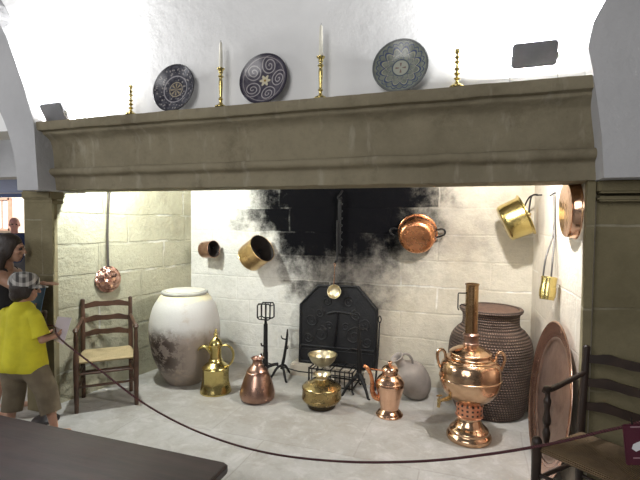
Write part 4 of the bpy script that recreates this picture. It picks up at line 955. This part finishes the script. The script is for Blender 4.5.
capsule(bm, hp + Vector((0, 0, .04)), hp + Vector((0, 0, -.06)), .126, .13, 22); capsule(bm, hR, hL, .11, .11)
fuse('shorts', bm, plain('grey_denim', (.05, .05, .06), .9), wo, .010, 4, ((hR + (kR - hR)*.66, (0, 0, -1), .15), (hL + (kL - hL)*.66, (0, 0, -1), .15)))
bm = B()
sphere(bm, hw_ + mw @ Vector((0, -.022, .042)), (.084, .098, .090), 24, 16, mw)
for s in (-1, 1): sphere(bm, hw_ + mw @ Vector((s*.066, -.01, -.005)), (.022, .050, .085), 16, 12, mw)
capsule(bm, hw_ + mw @ Vector((0, -.075, .02)), nk + Vector((-.10, -.055, -.02)), .075, .070, 18)
capsule(bm, nk + Vector((-.09, -.06, 0)), nk + Vector((-.125, -.07, -.20)), .072, .045, 18)
capsule(bm, hw_ + mw @ Vector((.060, -.035, -.03)), nk + Vector((.035, -.105, -.03)), .042, .034, 14)
capsule(bm, nk + Vector((.035, -.105, -.03)), nk + Vector((.05, -.125, -.15)), .034, .022, 14)
fuse('hair', bm, HAIR, wo, .008, 3)
bm = B()   # blue folder held by her left hand
pv = [Vector((-3.455, 2.650, .880)), Vector((-3.345, 2.690, .850)), Vector((-3.285, 2.700, 1.095)), Vector((-3.395, 2.665, 1.125))]
n_ = (pv[1] - pv[0]).cross(pv[3] - pv[0]).normalized()*.004
a = [bm.verts.new(v + n_) for v in pv]; b = [bm.verts.new(v - n_) for v in pv]
bm.faces.new(a); bm.faces.new(b[::-1])
for i in range(4): bm.faces.new((a[i], b[i], b[(i+1) % 4], a[(i+1) % 4]))
tag(link('folder', bm, plain('blue_card', (.13, .25, .42), .45), smooth=0), 'blue folder held up beside the plaid cap', 'folder')

# --- man in the courtyard
mn = thing('person', 'distant bald man in navy shirt standing in the sunlit courtyard', 'person', (0, 0, 0))
O = Vector((-8.12, 6.05, 0))
hm = O + Vector((0, 0, 1.53)); fm = Vector((.75, -.6, -.1))
bm = B(); mm = head(bm, hm, fm, 1.12)
nk = O + Vector((-.02, .01, 1.35)); sd = Vector((.62, .78, 0)).normalized()
capsule(bm, hm + Vector((0, 0, -.08)), nk, .055, .06); sR, sL = nk + sd*.20 - Vector((0, 0, .05)), nk - sd*.20 - Vector((0, 0, .05))
hp = O + Vector((0, 0, .85))
capsule(bm, nk - Vector((0, 0, .12)), hp, .13, .13); capsule(bm, sL, sR, .06, .06)
for s_, sg_ in ((sR, 1), (sL, -1)):
    e_ = s_ + sd*sg_*.06 - Vector((0, 0, .28)); w_ = e_ + Vector((.09, -.07, -.22)); capsule(bm, s_, e_, .05, .04); capsule(bm, e_, w_, .04, .027); hand(bm, w_, (.1, -.1, -1), (-.5, -.3, 0), 1., .4)
    h_ = hp + sd*sg_*.09; k_ = O + sd*sg_*.10 + Vector((0, 0, .46)); a_ = O + sd*sg_*.11 + Vector((0, 0, .08))
    capsule(bm, h_, k_, .09, .06); capsule(bm, k_, a_, .06, .04); capsule(bm, Vector((a_.x, a_.y, .04)), Vector((a_.x + .14, a_.y - .11, .03)), .04, .03)
fuse('body', bm, skin('ruddy_skin', (.62, .30, .24)), mn, .009, 2); eyes(mn, hm, mm, 1.1)
bm = B(); capsule(bm, nk - Vector((0, 0, .12)), hp + Vector((0, 0, .02)), .148, .155, 22); capsule(bm, sL, sR, .074, .074)
for s_, sg_ in ((sR, 1), (sL, -1)): capsule(bm, s_, s_ + sd*sg_*.05 - Vector((0, 0, .22)), .070, .068)
capsule(bm, (sL+nk)/2 - Vector((0, 0, .1)), (sR+nk)/2 - Vector((0, 0, .1)), .12, .12)
fuse('shirt', bm, plain('navy_cotton', (.02, .035, .10), .85), mn, .011, 4)
bm = B(); capsule(bm, hp, hp - Vector((0, 0, .05)), .150, .15)
for sg_ in (-1, 1):
    capsule(bm, hp + sd*sg_*.09, O + sd*sg_*.10 + Vector((0, 0, .46)), .11, .085); capsule(bm, O + sd*sg_*.10 + Vector((0, 0, .46)), O + sd*sg_*.11 + Vector((0, 0, .12)), .085, .07)
fuse('trousers', bm, plain('grey_trousers', (.12, .12, .13), .9), mn, .012, 4)

# ------------------------------------------------------------------ light
def area(name, loc, target, size, power, col=(1, 1, 1), sizey=None, spread=None):
    L = bpy.data.lights.new(name, 'AREA'); L.energy = power; L.color = col; L.size = size
    if sizey: L.shape = 'RECTANGLE'; L.size_y = sizey
    if spread: L.spread = spread
    o = bpy.data.objects.new(name, L); COL.objects.link(o); o.location = loc
    o.rotation_euler = (Vector(target) - Vector(loc)).to_track_quat('-Z', 'Y').to_euler()
    return o
def point(name, loc, power, col=(1, 1, 1), r=.03):
    L = bpy.data.lights.new(name, 'POINT'); L.energy = power; L.color = col; L.shadow_soft_size = r
    o = bpy.data.objects.new(name, L); COL.objects.link(o); o.location = loc
    return o
def spot(name, loc, target, power, ang, blend=.5, col=(1, 1, 1), r=.04):
    L = bpy.data.lights.new(name, 'SPOT'); L.energy = power; L.color = col; L.spot_size = math.radians(ang); L.spot_blend = blend; L.shadow_soft_size = r
    o = bpy.data.objects.new(name, L); COL.objects.link(o); o.location = loc
    o.rotation_euler = (Vector(target) - Vector(loc)).to_track_quat('-Z', 'Y').to_euler()
    return o
# halogen lamps behind the lintel
point('hearth_lamp_left', (-2.85, 3.15, 2.20), 96, (.94, 1., .985))
point('hearth_lamp_right', (.15, 3.15, 2.20), 98, (1., .985, 1.))
# courtyard daylight, then two unseen fills added for the passage and hall
area('courtyard_daylight', (-9.0, 4.3, 6.0), (-11.5, 8.8, 1.2), 2.0, 1700, (1, .97, .92))
area('passage_fill', (-6.4, .6, 2.6), (-4.4, 3.3, 2.3), 1.2, 45, (.97, .98, 1))  # unseen fill added to brighten the passage wall
area('hall_fill', (-1.6, -3.0, 3.3), (-1.0, 3.0, 1.7), 2.8, 110, (1, .985, .97))  # unseen fill added to lift the general light on the room side

W = bpy.data.worlds.new('world'); S.world = W; W.use_nodes = True
W.node_tree.nodes['Background'].inputs[0].default_value = (.88, .88, .90, 1); W.node_tree.nodes['Background'].inputs[1].default_value = .12

# ------------------------------------------------------------------ camera
cd = bpy.data.cameras.new('camera'); cam = bpy.data.objects.new('camera', cd); COL.objects.link(cam)
TH, P, R = math.radians(19.13), math.radians(-2.42), .010
fwd = Vector((-math.sin(TH)*math.cos(P), math.cos(TH)*math.cos(P), math.sin(P))); rt = Vector((math.cos(TH), math.sin(TH), 0)); upv = rt.cross(fwd)
r2 = rt*math.cos(R) + upv*math.sin(R); u2 = -rt*math.sin(R) + upv*math.cos(R)
mc_ = Matrix((r2, u2, -fwd)).transposed().to_4x4(); mc_.translation = (0, 0, 1.65)
cam.matrix_world = mc_
cd.sensor_width = 36; cd.lens = 450/640*36; cd.clip_start = .02
S.camera = cam
S.view_settings.view_transform = 'Standard'; S.view_settings.look = 'None'; S.view_settings.gamma = 1; S.view_settings.use_curve_mapping = False
S.view_settings.exposure = 0.35
S.cycles.use_denoising = True
S.cycles.max_bounces = 8
